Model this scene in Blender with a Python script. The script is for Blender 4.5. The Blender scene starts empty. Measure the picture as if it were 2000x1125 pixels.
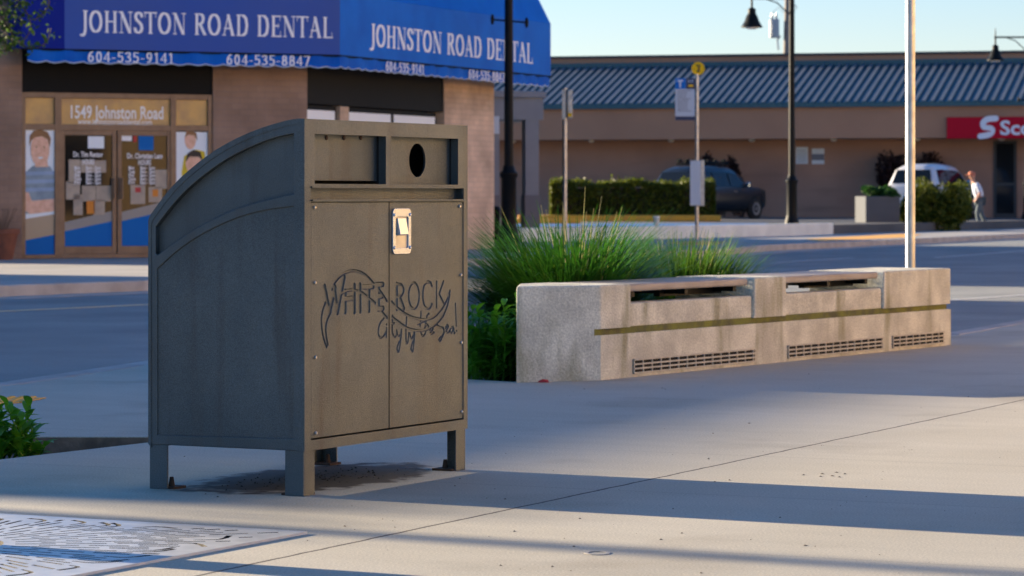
import bpy, bmesh, math, random
from mathutils import Vector, Matrix
random.seed(7)
R = math.radians
sc = bpy.context.scene
COL = sc.collection

# ------------------------------------------------------------------ camera
EYE, F, HY = 1.04, 6000.0, 382.0
cam = bpy.data.objects.new('camera', bpy.data.cameras.new('camera'))
COL.objects.link(cam); sc.camera = cam
cam.location = (0, 0, EYE); cam.rotation_euler = (R(90), 0, 0)
cam.data.sensor_width = 36; cam.data.lens = 36*F/2000
cam.data.shift_y = -(562.5-HY)/2000
cam.data.clip_start = .1; cam.data.clip_end = 3000
cam.data.dof.use_dof = True; cam.data.dof.focus_distance = 11.2; cam.data.dof.aperture_fstop = 9.0

# ------------------------------------------------------------------ light
SUN_EL = 11.0; SX, SY = -.8805, .474          # direction on the ground towards the sun
w = bpy.data.worlds.new('World'); sc.world = w; w.use_nodes = True
nt = w.node_tree; bg = nt.nodes['Background']
sky = nt.nodes.new('ShaderNodeTexSky'); sky.sky_type = 'NISHITA'; sky.sun_disc = False
sky.sun_elevation = R(SUN_EL); sky.sun_rotation = math.atan2(SX, SY)
sky.air_density = 1.0; sky.dust_density = 0.0; sky.ozone_density = 3.0
tint = nt.nodes.new('ShaderNodeMix'); tint.data_type = 'RGBA'; tint.blend_type = 'MULTIPLY'; tint.inputs[0].default_value = 1
tcw = nt.nodes.new('ShaderNodeTexCoord'); sxw = nt.nodes.new('ShaderNodeSeparateXYZ'); nt.links.new(tcw.outputs['Generated'], sxw.inputs[0])
rw = nt.nodes.new('ShaderNodeValToRGB'); nt.links.new(sxw.outputs[2], rw.inputs[0])     # paler near the horizon, deeper blue overhead
rw.color_ramp.elements[0].position = .03; rw.color_ramp.elements[0].color = (.98, .92, 1.10, 1)
rw.color_ramp.elements[1].position = .40; rw.color_ramp.elements[1].color = (.50, .86, 1.22, 1)
nt.links.new(rw.outputs[0], tint.inputs[7])
nt.links.new(sky.outputs[0], tint.inputs[6]); nt.links.new(tint.outputs[2], bg.inputs[0]); bg.inputs[1].default_value = .062
sun = bpy.data.objects.new('sun', bpy.data.lights.new('sun', 'SUN')); COL.objects.link(sun)
ce = math.cos(R(SUN_EL))
sun.rotation_euler = Vector((-SX*ce, -SY*ce, -math.sin(R(SUN_EL)))).to_track_quat('-Z', 'Y').to_euler()
sun.data.energy = 5.0; sun.data.angle = R(.55); sun.data.color = (1, .82, .57)
sc.view_settings.view_transform = 'Standard'; sc.view_settings.look = 'None'
sc.view_settings.exposure = 1.85; sc.view_settings.gamma = 1

# ------------------------------------------------------------------ geometry of the view
def gp(px, py, z=0.0):
    D = (EYE-z)*F/(py-HY)
    return Vector(((px-1000)/F*D, D, z))
def at(px, py, D):
    return Vector(((px-1000)/F*D, D, EYE-(py-HY)/F*D))
def hit(px, py, p0, n):
    d = Vector(((px-1000)/F, 1, -(py-HY)/F)); o = Vector((0, 0, EYE))
    return o + d*((p0-o).dot(n)/d.dot(n))

# ------------------------------------------------------------------ object helpers
def link(o, parent=None):
    COL.objects.link(o)
    if parent: o.parent = parent
    return o
def tag(o, label=None, cat=None, group=None, kind=None):
    if label: o['label'] = label
    if cat: o['category'] = cat
    if group: o['group'] = group
    if kind: o['kind'] = kind
    return o
def thing(name, label, cat, loc=(0, 0, 0), rz=0, group=None):
    o = bpy.data.objects.new(name, None); COL.objects.link(o)
    o.empty_display_size = .2; o.location = loc; o.rotation_euler = (0, 0, rz)
    return tag(o, label, cat, group)
def copy_tree(o, parent=None):
    c = o.copy(); COL.objects.link(c)
    if parent: c.parent = parent
    for ch in list(o.children): copy_tree(ch, c)
    return c
class MB:
    def __init__(s): s.v = []; s.f = []; s.m = []
    def add(s, vs, fs, mi=0):
        b = len(s.v); s.v += [tuple(v) for v in vs]
        s.f += [tuple(b+i for i in f) for f in fs]; s.m += [mi]*len(fs); return s
    def box(s, a, b, mi=0):
        x0, y0, z0 = a; x1, y1, z1 = b
        return s.add([(x0,y0,z0),(x1,y0,z0),(x1,y1,z0),(x0,y1,z0),(x0,y0,z1),(x1,y0,z1),(x1,y1,z1),(x0,y1,z1)],
            [(0,3,2,1),(4,5,6,7),(0,1,5,4),(1,2,6,5),(2,3,7,6),(3,0,4,7)], mi)
    def prism(s, poly, fn, a, b, mi=0):           # poly 2D ccw, fn(u,v,w) -> 3D, from w=a to w=b
        n = len(poly)
        vs = [fn(u, v, a) for u, v in poly] + [fn(u, v, b) for u, v in poly]
        return s.add(vs, [tuple(range(n-1, -1, -1)), tuple(range(n, 2*n))] + [(i, (i+1) % n, n+(i+1) % n, n+i) for i in range(n)], mi)
    def tube(s, pts, rad, seg=10, mi=0, cap=True):
        pts = [Vector(p) for p in pts]; n = len(pts)
        if not hasattr(rad, '__len__'): rad = [rad]*n
        vs = []; up = None
        for i, p in enumerate(pts):
            t = (pts[min(i+1, n-1)]-pts[max(i-1, 0)]).normalized()
            if up is None: up = Vector((0, 0, 1)) if abs(t.z) < .9 else Vector((1, 0, 0))
            a = t.cross(up).normalized(); b = a.cross(t).normalized(); up = b
            for k in range(seg):
                q = 2*math.pi*k/seg; vs.append(p+(a*math.cos(q)+b*math.sin(q))*rad[i])
        fs = [(i*seg+k, i*seg+(k+1) % seg, (i+1)*seg+(k+1) % seg, (i+1)*seg+k) for i in range(n-1) for k in range(seg)]
        if cap: fs += [tuple(range(seg-1, -1, -1)), tuple((n-1)*seg+k for k in range(seg))]
        return s.add(vs, fs, mi)
    def lathe(s, prof, c=(0, 0, 0), axis='z', seg=20, mi=0):
        vs = []
        for r, h in prof:
            for k in range(seg):
                q = 2*math.pi*k/seg; a, b = r*math.cos(q), r*math.sin(q)
                p = {'z': (a, b, h), 'y': (a, h, b), 'x': (h, a, b)}[axis]
                vs.append((c[0]+p[0], c[1]+p[1], c[2]+p[2]))
        n = len(prof)
        fs = [(i*seg+k, i*seg+(k+1) % seg, (i+1)*seg+(k+1) % seg, (i+1)*seg+k) for i in range(n-1) for k in range(seg)]
        fs += [tuple(range(seg-1, -1, -1)), tuple((n-1)*seg+k for k in range(seg))]
        return s.add(vs, fs, mi)
    def mesh(s, name):
        me = bpy.data.meshes.new(name); me.from_pydata(s.v, [], s.f)
        me.polygons.foreach_set('material_index', s.m)
        return me
    def build(s, name, mats, parent=None, smooth=False, bevel=0, fix=True):
        me = s.mesh(name)
        for m in (mats if isinstance(mats, (list, tuple)) else [mats]): me.materials.append(m)
        if fix:
            bm = bmesh.new(); bm.from_mesh(me); bmesh.ops.recalc_face_normals(bm, faces=bm.faces[:]); bm.to_mesh(me); bm.free()
        o = link(bpy.data.objects.new(name, me), parent)
        if smooth:
            me.polygons.foreach_set('use_smooth', [True]*len(me.polygons))
            me.set_sharp_from_angle(angle=R(40))
        if bevel: bev(o, bevel)
        return o
def bev(o, wd, seg=2, zmin=None):
    m = o.modifiers.new('bevel', 'BEVEL'); m.width = wd; m.segments = seg; m.limit_method = 'ANGLE'; m.angle_limit = R(35)
    if zmin is not None:                       # leave the edges at the bottom sharp
        m.limit_method = 'WEIGHT'; me = o.data; at_ = me.attributes.new('bevel_weight_edge', 'FLOAT', 'EDGE')
        for e in me.edges: at_.data[e.index].value = 0.0 if max(me.vertices[v].co.z for v in e.vertices) < zmin else 1.0
    return o
def structure(o): return tag(o, kind='structure')
def plate(name, loops, mat, fn, depth, parent=None, bevel=0.0):
    """2D outline with holes (loops[0] outer) filled and extruded; fn(u,v,w) places it. w in 0..depth"""
    cu = bpy.data.curves.new(name, 'CURVE'); cu.dimensions = '2D'; cu.fill_mode = 'BOTH'
    cu.extrude = max(depth/2-bevel, 1e-5); cu.bevel_depth = bevel; cu.bevel_resolution = 1; cu.offset = -bevel
    for lp in loops:
        sp = cu.splines.new('POLY'); sp.points.add(len(lp)-1)
        for p, q in zip(sp.points, lp): p.co = (q[0], q[1], 0, 1)
        sp.use_cyclic_u = True
    tmp = bpy.data.objects.new('tmp', cu); COL.objects.link(tmp)
    dg = bpy.context.evaluated_depsgraph_get()
    me = bpy.data.meshes.new_from_object(tmp.evaluated_get(dg))
    bpy.data.objects.remove(tmp); bpy.data.curves.remove(cu)
    me.name = name
    for v in me.vertices: v.co = fn(v.co.x, v.co.y, v.co.z+depth/2)
    bm = bmesh.new(); bm.from_mesh(me); bmesh.ops.remove_doubles(bm, verts=bm.verts[:], dist=1e-5)
    bmesh.ops.recalc_face_normals(bm, faces=bm.faces[:]); bm.to_mesh(me); bm.free()
    me.materials.clear(); me.materials.append(mat); me.polygons.foreach_set('use_smooth', [False]*len(me.polygons))
    return link(bpy.data.objects.new(name, me), parent)
def sheet(name, poly, z, mat, holes=(), thick=.02):
    return structure(plate(name, [poly]+list(holes), mat, lambda u, v, w: (u, v, z-thick+w), thick))
def font_text(name, txt, mat, fn, size, depth, parent=None, xs=1.0, bold=0.0, width=None):
    cu = bpy.data.curves.new(name, 'FONT'); cu.body = txt; cu.size = size; cu.extrude = depth/2; cu.offset = bold; cu.resolution_u = 3
    tmp = bpy.data.objects.new('tmp', cu); COL.objects.link(tmp)
    dg = bpy.context.evaluated_depsgraph_get()
    me = bpy.data.meshes.new_from_object(tmp.evaluated_get(dg))
    bpy.data.objects.remove(tmp); bpy.data.curves.remove(cu); me.name = name
    if width:
        x0 = min(v.co.x for v in me.vertices); x1 = max(v.co.x for v in me.vertices); xs = width/(x1-x0)
    for v in me.vertices: v.co = fn(v.co.x*xs, v.co.y, v.co.z+depth/2)
    me.materials.clear(); me.materials.append(mat)
    return link(bpy.data.objects.new(name, me), parent)

# ------------------------------------------------------------------ materials
def mat(name, col, rough=.6, metal=0.0, col2=None, scale=4.0, detail=6, mixlo=.35, mixhi=.65, bump=0.0, bscale=60.0, spec=.5, ior=None,
        speck=0.0, sscale=300.0, streak=None, trans=0.0, rvar=0.0, coat=0.0):
    m = bpy.data.materials.new(name); m.use_nodes = True; n = m.node_tree; L = n.links
    b = n.nodes['Principled BSDF']
    b.inputs['Base Color'].default_value = (*col, 1); b.inputs['Roughness'].default_value = rough; b.inputs['Metallic'].default_value = metal
    b.inputs['Specular IOR Level'].default_value = spec
    if ior: b.inputs['IOR'].default_value = ior
    if coat: b.inputs['Coat Weight'].default_value = coat; b.inputs['Coat Roughness'].default_value = .08
    tc = n.nodes.new('ShaderNodeTexCoord'); out = None
    def noise(sc_, det=6, sq=None):
        t = n.nodes.new('ShaderNodeTexNoise'); t.inputs['Scale'].default_value = sc_; t.inputs['Detail'].default_value = det
        src = tc.outputs['Object']
        if sq:
            mp = n.nodes.new('ShaderNodeMapping'); mp.inputs['Scale'].default_value = sq; L.new(src, mp.inputs[0]); src = mp.outputs[0]
        L.new(src, t.inputs['Vector']); return t.outputs[0]
    def ramp(s, lo, hi):
        r = n.nodes.new('ShaderNodeMapRange'); r.inputs[1].default_value = lo; r.inputs[2].default_value = hi; L.new(s, r.inputs[0]); return r.outputs[0]
    def mix(f, a, c, mode='MIX'):
        x = n.nodes.new('ShaderNodeMix'); x.data_type = 'RGBA'; x.blend_type = mode
        if isinstance(f, float): x.inputs[0].default_value = f
        else: L.new(f, x.inputs[0])
        for s, i in ((a, 6), (c, 7)):
            if isinstance(s, tuple): x.inputs[i].default_value = (*s, 1)
            else: L.new(s, x.inputs[i])
        return x.outputs[2]
    cur = col
    if col2: cur = mix(ramp(noise(scale, detail), mixlo, mixhi), cur, col2)
    if streak:
        c3, sq, lo, hi = streak; cur = mix(ramp(noise(1.0, 5, sq), lo, hi), cur, c3)
    if speck:
        f = ramp(noise(sscale, 2), .25, .75)
        g = n.nodes.new('ShaderNodeMix'); g.data_type = 'RGBA'; L.new(f, g.inputs[0])
        g.inputs[6].default_value = (1-speck,)*3+(1,); g.inputs[7].default_value = (1+speck,)*3+(1,)
        cur = mix(1.0, cur, g.outputs[2], 'MULTIPLY')
    if not isinstance(cur, tuple): L.new(cur, b.inputs['Base Color'])
    if rvar:
        r = n.nodes.new('ShaderNodeMapRange'); L.new(noise(scale*1.7, 5), r.inputs[0]); r.inputs[1].default_value = .3; r.inputs[2].default_value = .7
        r.inputs[3].default_value = rough-rvar; r.inputs[4].default_value = rough+rvar; L.new(r.outputs[0], b.inputs['Roughness'])
    if bump:
        bn = n.nodes.new('ShaderNodeBump'); bn.inputs['Strength'].default_value = bump; bn.inputs['Distance'].default_value = .01
        L.new(noise(bscale, 4), bn.inputs['Height']); L.new(bn.outputs[0], b.inputs['Normal'])
    if trans:
        tr = n.nodes.new('ShaderNodeBsdfTranslucent'); ms = n.nodes.new('ShaderNodeMixShader'); ms.inputs[0].default_value = trans
        if isinstance(cur, tuple): tr.inputs[0].default_value = (*cur, 1)
        else: L.new(cur, tr.inputs[0])
        L.new(b.outputs[0], ms.inputs[1]); L.new(tr.outputs[0], ms.inputs[2]); L.new(ms.outputs[0], n.nodes['Material Output'].inputs[0])
    return m
def leaf_mat(name, c1, c2, tr=.4, rough=.5):
    m = mat(name, c1, rough, col2=c2, scale=9, trans=tr, spec=.25); return m
def brick_mat(name, ang, c1, c2, mortar, bw=.3, bh=.1):
    m = bpy.data.materials.new(name); m.use_nodes = True; n = m.node_tree; L = n.links; b = n.nodes['Principled BSDF']
    b.inputs['Roughness'].default_value = .85
    tc = n.nodes.new('ShaderNodeTexCoord'); vr = n.nodes.new('ShaderNodeVectorRotate'); vr.rotation_type = 'Z_AXIS'; vr.inputs['Angle'].default_value = -ang
    L.new(tc.outputs['Object'], vr.inputs[0])
    sx = n.nodes.new('ShaderNodeSeparateXYZ'); L.new(vr.outputs[0], sx.inputs[0])
    cx = n.nodes.new('ShaderNodeCombineXYZ'); L.new(sx.outputs[0], cx.inputs[0]); L.new(sx.outputs[2], cx.inputs[1])
    br = n.nodes.new('ShaderNodeTexBrick'); L.new(cx.outputs[0], br.inputs[0])
    br.inputs['Color1'].default_value = (*c1, 1); br.inputs['Color2'].default_value = (*c2, 1); br.inputs['Mortar'].default_value = (*mortar, 1)
    br.inputs['Scale'].default_value = 1; br.inputs['Brick Width'].default_value = bw; br.inputs['Row Height'].default_value = bh
    br.inputs['Mortar Size'].default_value = .008
    nz = n.nodes.new('ShaderNodeTexNoise'); nz.inputs['Scale'].default_value = 1.3; nz.inputs['Detail'].default_value = 5; L.new(tc.outputs['Object'], nz.inputs[0])
    mr = n.nodes.new('ShaderNodeMapRange'); mr.inputs[1].default_value = .3; mr.inputs[2].default_value = .7; mr.inputs[3].default_value = .7; mr.inputs[4].default_value = 1.25; L.new(nz.outputs[0], mr.inputs[0])
    mx = n.nodes.new('ShaderNodeMix'); mx.data_type = 'RGBA'; mx.blend_type = 'MULTIPLY'; mx.inputs[0].default_value = 1
    L.new(br.outputs[0], mx.inputs[6]); L.new(mr.outputs[0], mx.inputs[7]); L.new(mx.outputs[2], b.inputs[0])
    bp = n.nodes.new('ShaderNodeBump'); bp.inputs['Strength'].default_value = .5; bp.inputs['Distance'].default_value = .01
    inv = n.nodes.new('ShaderNodeMath'); inv.operation = 'SUBTRACT'; inv.inputs[0].default_value = 1; L.new(br.outputs[1], inv.inputs[1])
    L.new(inv.outputs[0], bp.inputs['Height']); L.new(bp.outputs[0], b.inputs['Normal'])
    return m

EX = Vector((.4606, .8876)); EY = Vector((-.8876, .4606))     # along the street / towards the street
BN = Vector((-.719, 10.61, 0))
def pavement_mat():
    m = mat('pavement_concrete', (.44, .395, .305), .82, col2=(.51, .465, .375), scale=.8, detail=11, mixlo=.3, mixhi=.7, bump=.18, bscale=170, speck=.26, sscale=130, streak=((.37, .325, .25), (.9, .9, .9), .56, .72))
    n = m.node_tree; L = n.links; b = n.nodes['Principled BSDF']
    base = b.inputs['Base Color'].links[0].from_socket
    ge = n.nodes.new('ShaderNodeNewGeometry'); sx = n.nodes.new('ShaderNodeSeparateXYZ')
    nz = n.nodes.new('ShaderNodeTexNoise'); nz.inputs['Scale'].default_value = 6; nz.inputs['Detail'].default_value = 4
    L.new(ge.outputs['Position'], nz.inputs[0])
    def M(op, a, c=None):
        x = n.nodes.new('ShaderNodeMath'); x.operation = op
        for s, i in ((a, 0), (c, 1)):
            if s is None: continue
            if isinstance(s, (int, float)): x.inputs[i].default_value = s
            else: L.new(s, x.inputs[i])
        return x.outputs[0]
    L.new(ge.outputs['Position'], sx.inputs[0])
    wob = M('MULTIPLY', M('SUBTRACT', nz.outputs[0], .5), .02)
    def coord(d): return M('ADD', M('ADD', M('MULTIPLY', sx.outputs[0], d[0]), M('MULTIPLY', sx.outputs[1], d[1])), wob)
    def line(c, pos, hw, soft):          # 1 on the line
        dd = M('ABSOLUTE', M('SUBTRACT', c, pos))
        r = n.nodes.new('ShaderNodeMapRange'); r.inputs[1].default_value = hw; r.inputs[2].default_value = hw+soft; r.inputs[3].default_value = 1; r.inputs[4].default_value = 0
        L.new(dd, r.inputs[0]); return r.outputs[0]
    p = Vector((.569, 11.39)); nrm = Vector((.902, -.432)); st = Vector((.432, .902))
    masks = [line(coord(nrm), p.dot(nrm), .005, .004)]
    cc = coord(st)
    thin = [line(cc, Vector((.54, 10.76)).dot(st)+k, .0015, .003) for k in (0, 1.55, -1.6, 4.6, 7.7)]
    thin = [M('MULTIPLY', t, .45) for t in thin]
    tot = masks[0]
    for t in thin: tot = M('MAXIMUM', tot, t)
    x = n.nodes.new('ShaderNodeMix'); x.data_type = 'RGBA'; L.new(tot, x.inputs[0]); L.new(base, x.inputs[6]); x.inputs[7].default_value = (.07, .055, .045, 1)
    # grimy patches and spots of old gum
    vo = n.nodes.new('ShaderNodeTexVoronoi'); vo.inputs['Scale'].default_value = 1.7; L.new(ge.outputs['Position'], vo.inputs[0])
    sp = n.nodes.new('ShaderNodeMapRange'); sp.inputs[1].default_value = .012; sp.inputs[2].default_value = .02; sp.inputs[3].default_value = .35; sp.inputs[4].default_value = 0
    L.new(vo.outputs['Distance'], sp.inputs[0])
    y = n.nodes.new('ShaderNodeMix'); y.data_type = 'RGBA'; L.new(sp.outputs[0], y.inputs[0]); L.new(x.outputs[2], y.inputs[6]); y.inputs[7].default_value = (.14, .125, .11, 1)
    # long faint brush streaks
    mp = n.nodes.new('ShaderNodeVectorRotate'); mp.rotation_type = 'Z_AXIS'; mp.inputs['Angle'].default_value = R(-62.6); L.new(ge.outputs['Position'], mp.inputs[0])
    m2 = n.nodes.new('ShaderNodeMapping'); m2.inputs['Scale'].default_value = (3, .5, 1); L.new(mp.outputs[0], m2.inputs[0])
    n2 = n.nodes.new('ShaderNodeTexNoise'); n2.inputs['Scale'].default_value = 2.2; n2.inputs['Detail'].default_value = 8; L.new(m2.outputs[0], n2.inputs[0])
    r2 = n.nodes.new('ShaderNodeMapRange'); r2.inputs[1].default_value = .3; r2.inputs[2].default_value = .7; r2.inputs[3].default_value = .96; r2.inputs[4].default_value = 1.03; L.new(n2.outputs[0], r2.inputs[0])
    z = n.nodes.new('ShaderNodeMix'); z.data_type = 'RGBA'; z.blend_type = 'MULTIPLY'; z.inputs[0].default_value = 1; L.new(y.outputs[2], z.inputs[6]); L.new(r2.outputs[0], z.inputs[7])
    # dirt that has gathered on the ground under the bin
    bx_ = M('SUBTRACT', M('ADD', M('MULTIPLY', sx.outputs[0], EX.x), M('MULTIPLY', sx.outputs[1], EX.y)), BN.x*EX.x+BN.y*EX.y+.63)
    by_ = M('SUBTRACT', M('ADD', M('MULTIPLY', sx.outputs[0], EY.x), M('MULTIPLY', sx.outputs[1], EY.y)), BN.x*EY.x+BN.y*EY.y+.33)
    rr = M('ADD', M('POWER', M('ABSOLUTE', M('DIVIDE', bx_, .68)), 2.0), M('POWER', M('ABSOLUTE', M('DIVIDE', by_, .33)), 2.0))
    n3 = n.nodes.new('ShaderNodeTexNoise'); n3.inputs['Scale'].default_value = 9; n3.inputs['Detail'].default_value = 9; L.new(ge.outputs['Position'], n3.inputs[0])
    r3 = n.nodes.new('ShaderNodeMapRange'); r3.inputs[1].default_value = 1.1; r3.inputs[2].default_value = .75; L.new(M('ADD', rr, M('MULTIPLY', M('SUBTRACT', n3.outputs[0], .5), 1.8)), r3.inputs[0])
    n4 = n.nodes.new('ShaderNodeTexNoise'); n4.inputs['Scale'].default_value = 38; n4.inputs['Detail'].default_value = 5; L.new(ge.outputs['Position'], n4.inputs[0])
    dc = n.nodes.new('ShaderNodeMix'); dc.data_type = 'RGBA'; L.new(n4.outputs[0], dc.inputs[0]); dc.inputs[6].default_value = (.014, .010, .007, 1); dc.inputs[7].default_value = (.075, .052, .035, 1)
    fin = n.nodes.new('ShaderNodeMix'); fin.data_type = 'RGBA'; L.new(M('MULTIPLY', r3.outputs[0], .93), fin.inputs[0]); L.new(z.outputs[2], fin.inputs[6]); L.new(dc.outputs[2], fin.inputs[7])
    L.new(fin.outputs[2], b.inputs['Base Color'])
    return m

M = {}
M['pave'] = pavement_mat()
M['kerb'] = mat('kerb_concrete', (.48, .45, .41), .85, col2=(.36, .33, .30), scale=2.5, bump=.2, bscale=90, speck=.12)
M['far_pave'] = mat('far_pavement', (.42, .39, .36), .85, col2=(.34, .32, .29), scale=.8, bump=.1)
M['asphalt'] = mat('asphalt', (.21, .222, .215), .88, col2=(.29, .30, .285), scale=.55, detail=8, bump=.35, bscale=160, speck=.3, sscale=160)
M['lot'] = mat('parking_asphalt', (.07, .07, .072), .85, col2=(.1, .1, .1), scale=.5)
M['soil'] = mat('soil', (.05, .035, .025), .95, col2=(.1, .075, .055), scale=18, bump=.8, bscale=40)
M['earth'] = mat('far_earth', (.12, .11, .09), .9, col2=(.08, .09, .05), scale=.1)
M['bed_edge'] = mat('soil_stained_concrete', (.30, .20, .14), .9, col2=(.16, .11, .08), scale=12, bump=.4)
M['line_white'] = mat('white_road_paint', (.62, .62, .6), .7, col2=(.4, .4, .39), scale=6)
M['line_yellow'] = mat('yellow_road_paint', (.85, .66, .36), .7, col2=(.7, .52, .28), scale=6)
M['tactile'] = mat('yellow_tactile', (.92, .47, .08), .7, col2=(.8, .4, .08), scale=5)
M['blue_paint'] = mat('blue_parking_paint', (.03, .16, .42), .7, col2=(.05, .14, .3), scale=3)
M['bin'] = mat('bronze_powder_coat', (.122, .139, .142), .38, .82, col2=(.096, .110, .113), scale=3.5, detail=8, bump=.35, bscale=420, speck=.34, sscale=330,
               rvar=.07, streak=((.095, .097, .093), (14, 14, 1.2), .54, .75))
M['bin_dark'] = mat('bin_inside', (.012, .011, .010), .8)
M['steel'] = mat('stainless_steel', (.50, .56, .66), .25, .7, bump=.03, bscale=200)
M['steel_dull'] = mat('galvanised_steel', (.58, .57, .54), .42, .85, col2=(.42, .41, .39), scale=9, rvar=.08)
M['bolt'] = mat('bolt_zinc', (.55, .52, .48), .35, .9)
M['rust'] = mat('rusty_steel', (.10, .05, .03), .85, .2, col2=(.05, .03, .02), scale=40)
M['bench'] = mat('cast_concrete', (.70, .665, .54), .9, col2=(.50, .47, .38), scale=4.2, detail=14, mixlo=.36, mixhi=.62, bump=.5, bscale=70, speck=.24, sscale=95,
                 streak=((.32, .295, .19), (6, 6, 1.3), .53, .72))
M['moss'] = mat('mossy_concrete', (.20, .20, .035), .95, col2=(.11, .10, .045), scale=9, bump=.5, bscale=90)
M['board'] = mat('weathered_board', (.42, .36, .31), .6, col2=(.32, .27, .23), scale=4, streak=((.25, .2, .16), (1.2, 26, 26), .5, .75))
M['grille'] = mat('beige_grille', (.56, .51, .42), .7, col2=(.44, .40, .32), scale=20)
M['black'] = mat('black_recess', (.01, .01, .01), .9)
M['grate'] = mat('cast_grate', (.66, .66, .65), .42, .35, col2=(.56, .56, .55), scale=14, rvar=.06)
M['grate_edge'] = mat('dark_slot_edge', (.035, .03, .026), .9)  # near-black tone for the slot walls
M['lamp'] = mat('black_lamp_paint', (.006, .007, .008), .45, .0, spec=.12, col2=(.009, .010, .011), scale=8)
M['lens'] = mat('lamp_lens', (.75, .75, .72), .3)
M['blue_awn'] = mat('blue_awning_vinyl', (.001, .15, .60), .6, col2=(.001, .12, .52), scale=1.4, bump=.1, bscale=2, spec=.15)
M['blue_val'] = mat('blue_valance_vinyl', (.003, .10, .48), .6, col2=(.004, .14, .58), scale=1.6, spec=.1)
M['violet_awn'] = mat('faded_banner_vinyl', (.045, .105, .40), .6, col2=(.06, .11, .36), scale=.8, spec=.1, bump=.08, bscale=1.5)
M['navy_awn'] = mat('navy_awning_vinyl', (.004, .018, .24), .6, spec=.1)
M['white'] = mat('white_letter', (.9, .9, .9), .5)
M['brickL'] = brick_mat('pink_brick', 0, (.285, .185, .128), (.325, .215, .152), (.27, .185, .14))
M['brickR'] = brick_mat('lit_brick', R(42), (.58, .42, .29), (.65, .48, .34), (.53, .40, .29))  # lighter than the left wall to paint in light thrown onto it
M['fascia'] = mat('black_fascia', (.010, .011, .012), .6, spec=.1)
M['alu'] = mat('bronze_aluminium', (.20, .14, .095), .45, .3, col2=(.16, .11, .075), scale=6)
M['glass'] = mat('dark_glass', (.010, .012, .013), .06, ior=1.4, spec=.3)
M['reflect_glass'] = mat('painted_reflection_glass', (.68, .42, .14), .3, col2=(.48, .30, .14), scale=3.2, spec=.3)  # tan colour painted in for a sunlit front reflected in the panes
M['graphic_blue'] = mat('blue_window_film', (.002, .15, .50), .5, spec=.12)
M['graphic_grey'] = mat('grey_window_film', (.27, .27, .26), .4)
M['graphic_tan'] = mat('tan_window_film', (.42, .33, .22), .4)
M['paper'] = mat('cream_paper', (.52, .43, .32), .8, col2=(.42, .34, .26), scale=9)
M['poster'] = mat('pale_poster', (.9, .95, .96), .5, spec=.2)
M['skin'] = mat('poster_skin', (.92, .58, .42), .5, spec=.2, col2=(.78, .45, .30), scale=14)
M['hairb'] = mat('sandy_hair', (.30, .15, .055), .6)
M['haird'] = mat('dark_hair', (.03, .02, .018), .6)
M['shirt'] = mat('grey_shirt', (.33, .41, .46), .8, col2=(.24, .31, .36), scale=6)
M['shirt_s'] = mat('pale_blue_stripe', (.36, .47, .62), .8, col2=(.30, .40, .54), scale=6)
M['yellow_cloth'] = mat('yellow_cloth', (.72, .55, .03), .8)
M['red'] = mat('red_print', (.5, .03, .03), .6)
M['orange'] = mat('orange_print', (.75, .25, .02), .6)
M['terracotta'] = mat('terracotta', (.24, .085, .045), .8, col2=(.17, .06, .035), scale=7)
M['twig'] = mat('dry_twig', (.12, .08, .05), .9)
M['bark'] = mat('bark', (.10, .075, .055), .95, col2=(.06, .045, .035), scale=14, bump=.8, bscale=40)
M['leaf'] = leaf_mat('tree_leaf', (.07, .13, .02), (.04, .085, .015), .45)
M['planter_leaf'] = leaf_mat('planter_leaf', (.045, .13, .02), (.02, .07, .015), .3)
M['hedge'] = leaf_mat('hedge_leaf', (.13, .15, .012), (.06, .08, .010), .4)
M['grass'] = leaf_mat('grass_blade', (.05, .18, .014), (.03, .11, .014), .4, .4)
M['grass2'] = leaf_mat('grass_blade_light', (.10, .19, .02), (.05, .12, .018), .42, .4)
M['straw'] = mat('seed_stalk', (.42, .38, .16), .7, trans=.3)
M['broad'] = leaf_mat('broad_leaf', (.13, .36, .02), (.08, .24, .018), .4, .35)
M['plum'] = leaf_mat('plum_leaf', (.030, .012, .012), (.02, .009, .009), .15)
M['grey_stucco'] = mat('grey_stucco', (.30, .31, .33), .85, col2=(.27, .28, .30), scale=2)
M['grey_dark'] = mat('grey_base_stucco', (.2, .19, .2), .85)
M['brown'] = mat('brown_stucco', (.38, .215, .135), .85, col2=(.34, .19, .12), scale=.5)
M['brown_wall'] = mat('brown_block_wall', (.37, .225, .165), .9, col2=(.315, .19, .14), scale=.7, streak=((.26, .16, .12), (.3, .3, 1.8), .55, .75))
M['dark_trim'] = mat('dark_trim', (.03, .035, .04), .5)
M['roof_blue'] = mat('blue_metal_roof', (.035, .105, .135), .45, .2, col2=(.03, .09, .12), scale=.8)
M['rib_cap'] = mat('sunlit_rib_cap', (.13, .145, .17), .5, .1, col2=(.10, .12, .145), scale=2)  # paler than the roof to paint in sun on the rib tops
M['sign_red'] = mat('red_sign_face', (.46, .002, .022), .5, spec=.15)
M['sign_white'] = mat('sign_white', (.72, .76, .85), .4)
M['sign_blue'] = mat('sign_blue', (.008, .18, .62), .5, spec=.2)
M['sign_navy'] = mat('sign_navy', (.01, .025, .09), .4)
M['sign_yellow'] = mat('sign_yellow', (.95, .58, .008), .5, spec=.2)
M['sign_pale'] = mat('timetable_pale', (.6, .67, .74), .5)
M['grey_text'] = mat('grey_text', (.15, .17, .22), .6)
M['yellow_kerb'] = mat('yellow_kerb_paint', (.85, .40, .03), .75, col2=(.7, .33, .04), scale=4)
M['white_wall'] = mat('white_painted_wall', (.86, .86, .76), .8, col2=(.72, .72, .64), scale=1.6)
M['planter'] = mat('grey_planter', (.10, .107, .12), .9, col2=(.095, .1, .11), scale=3, bump=.2)
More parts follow.
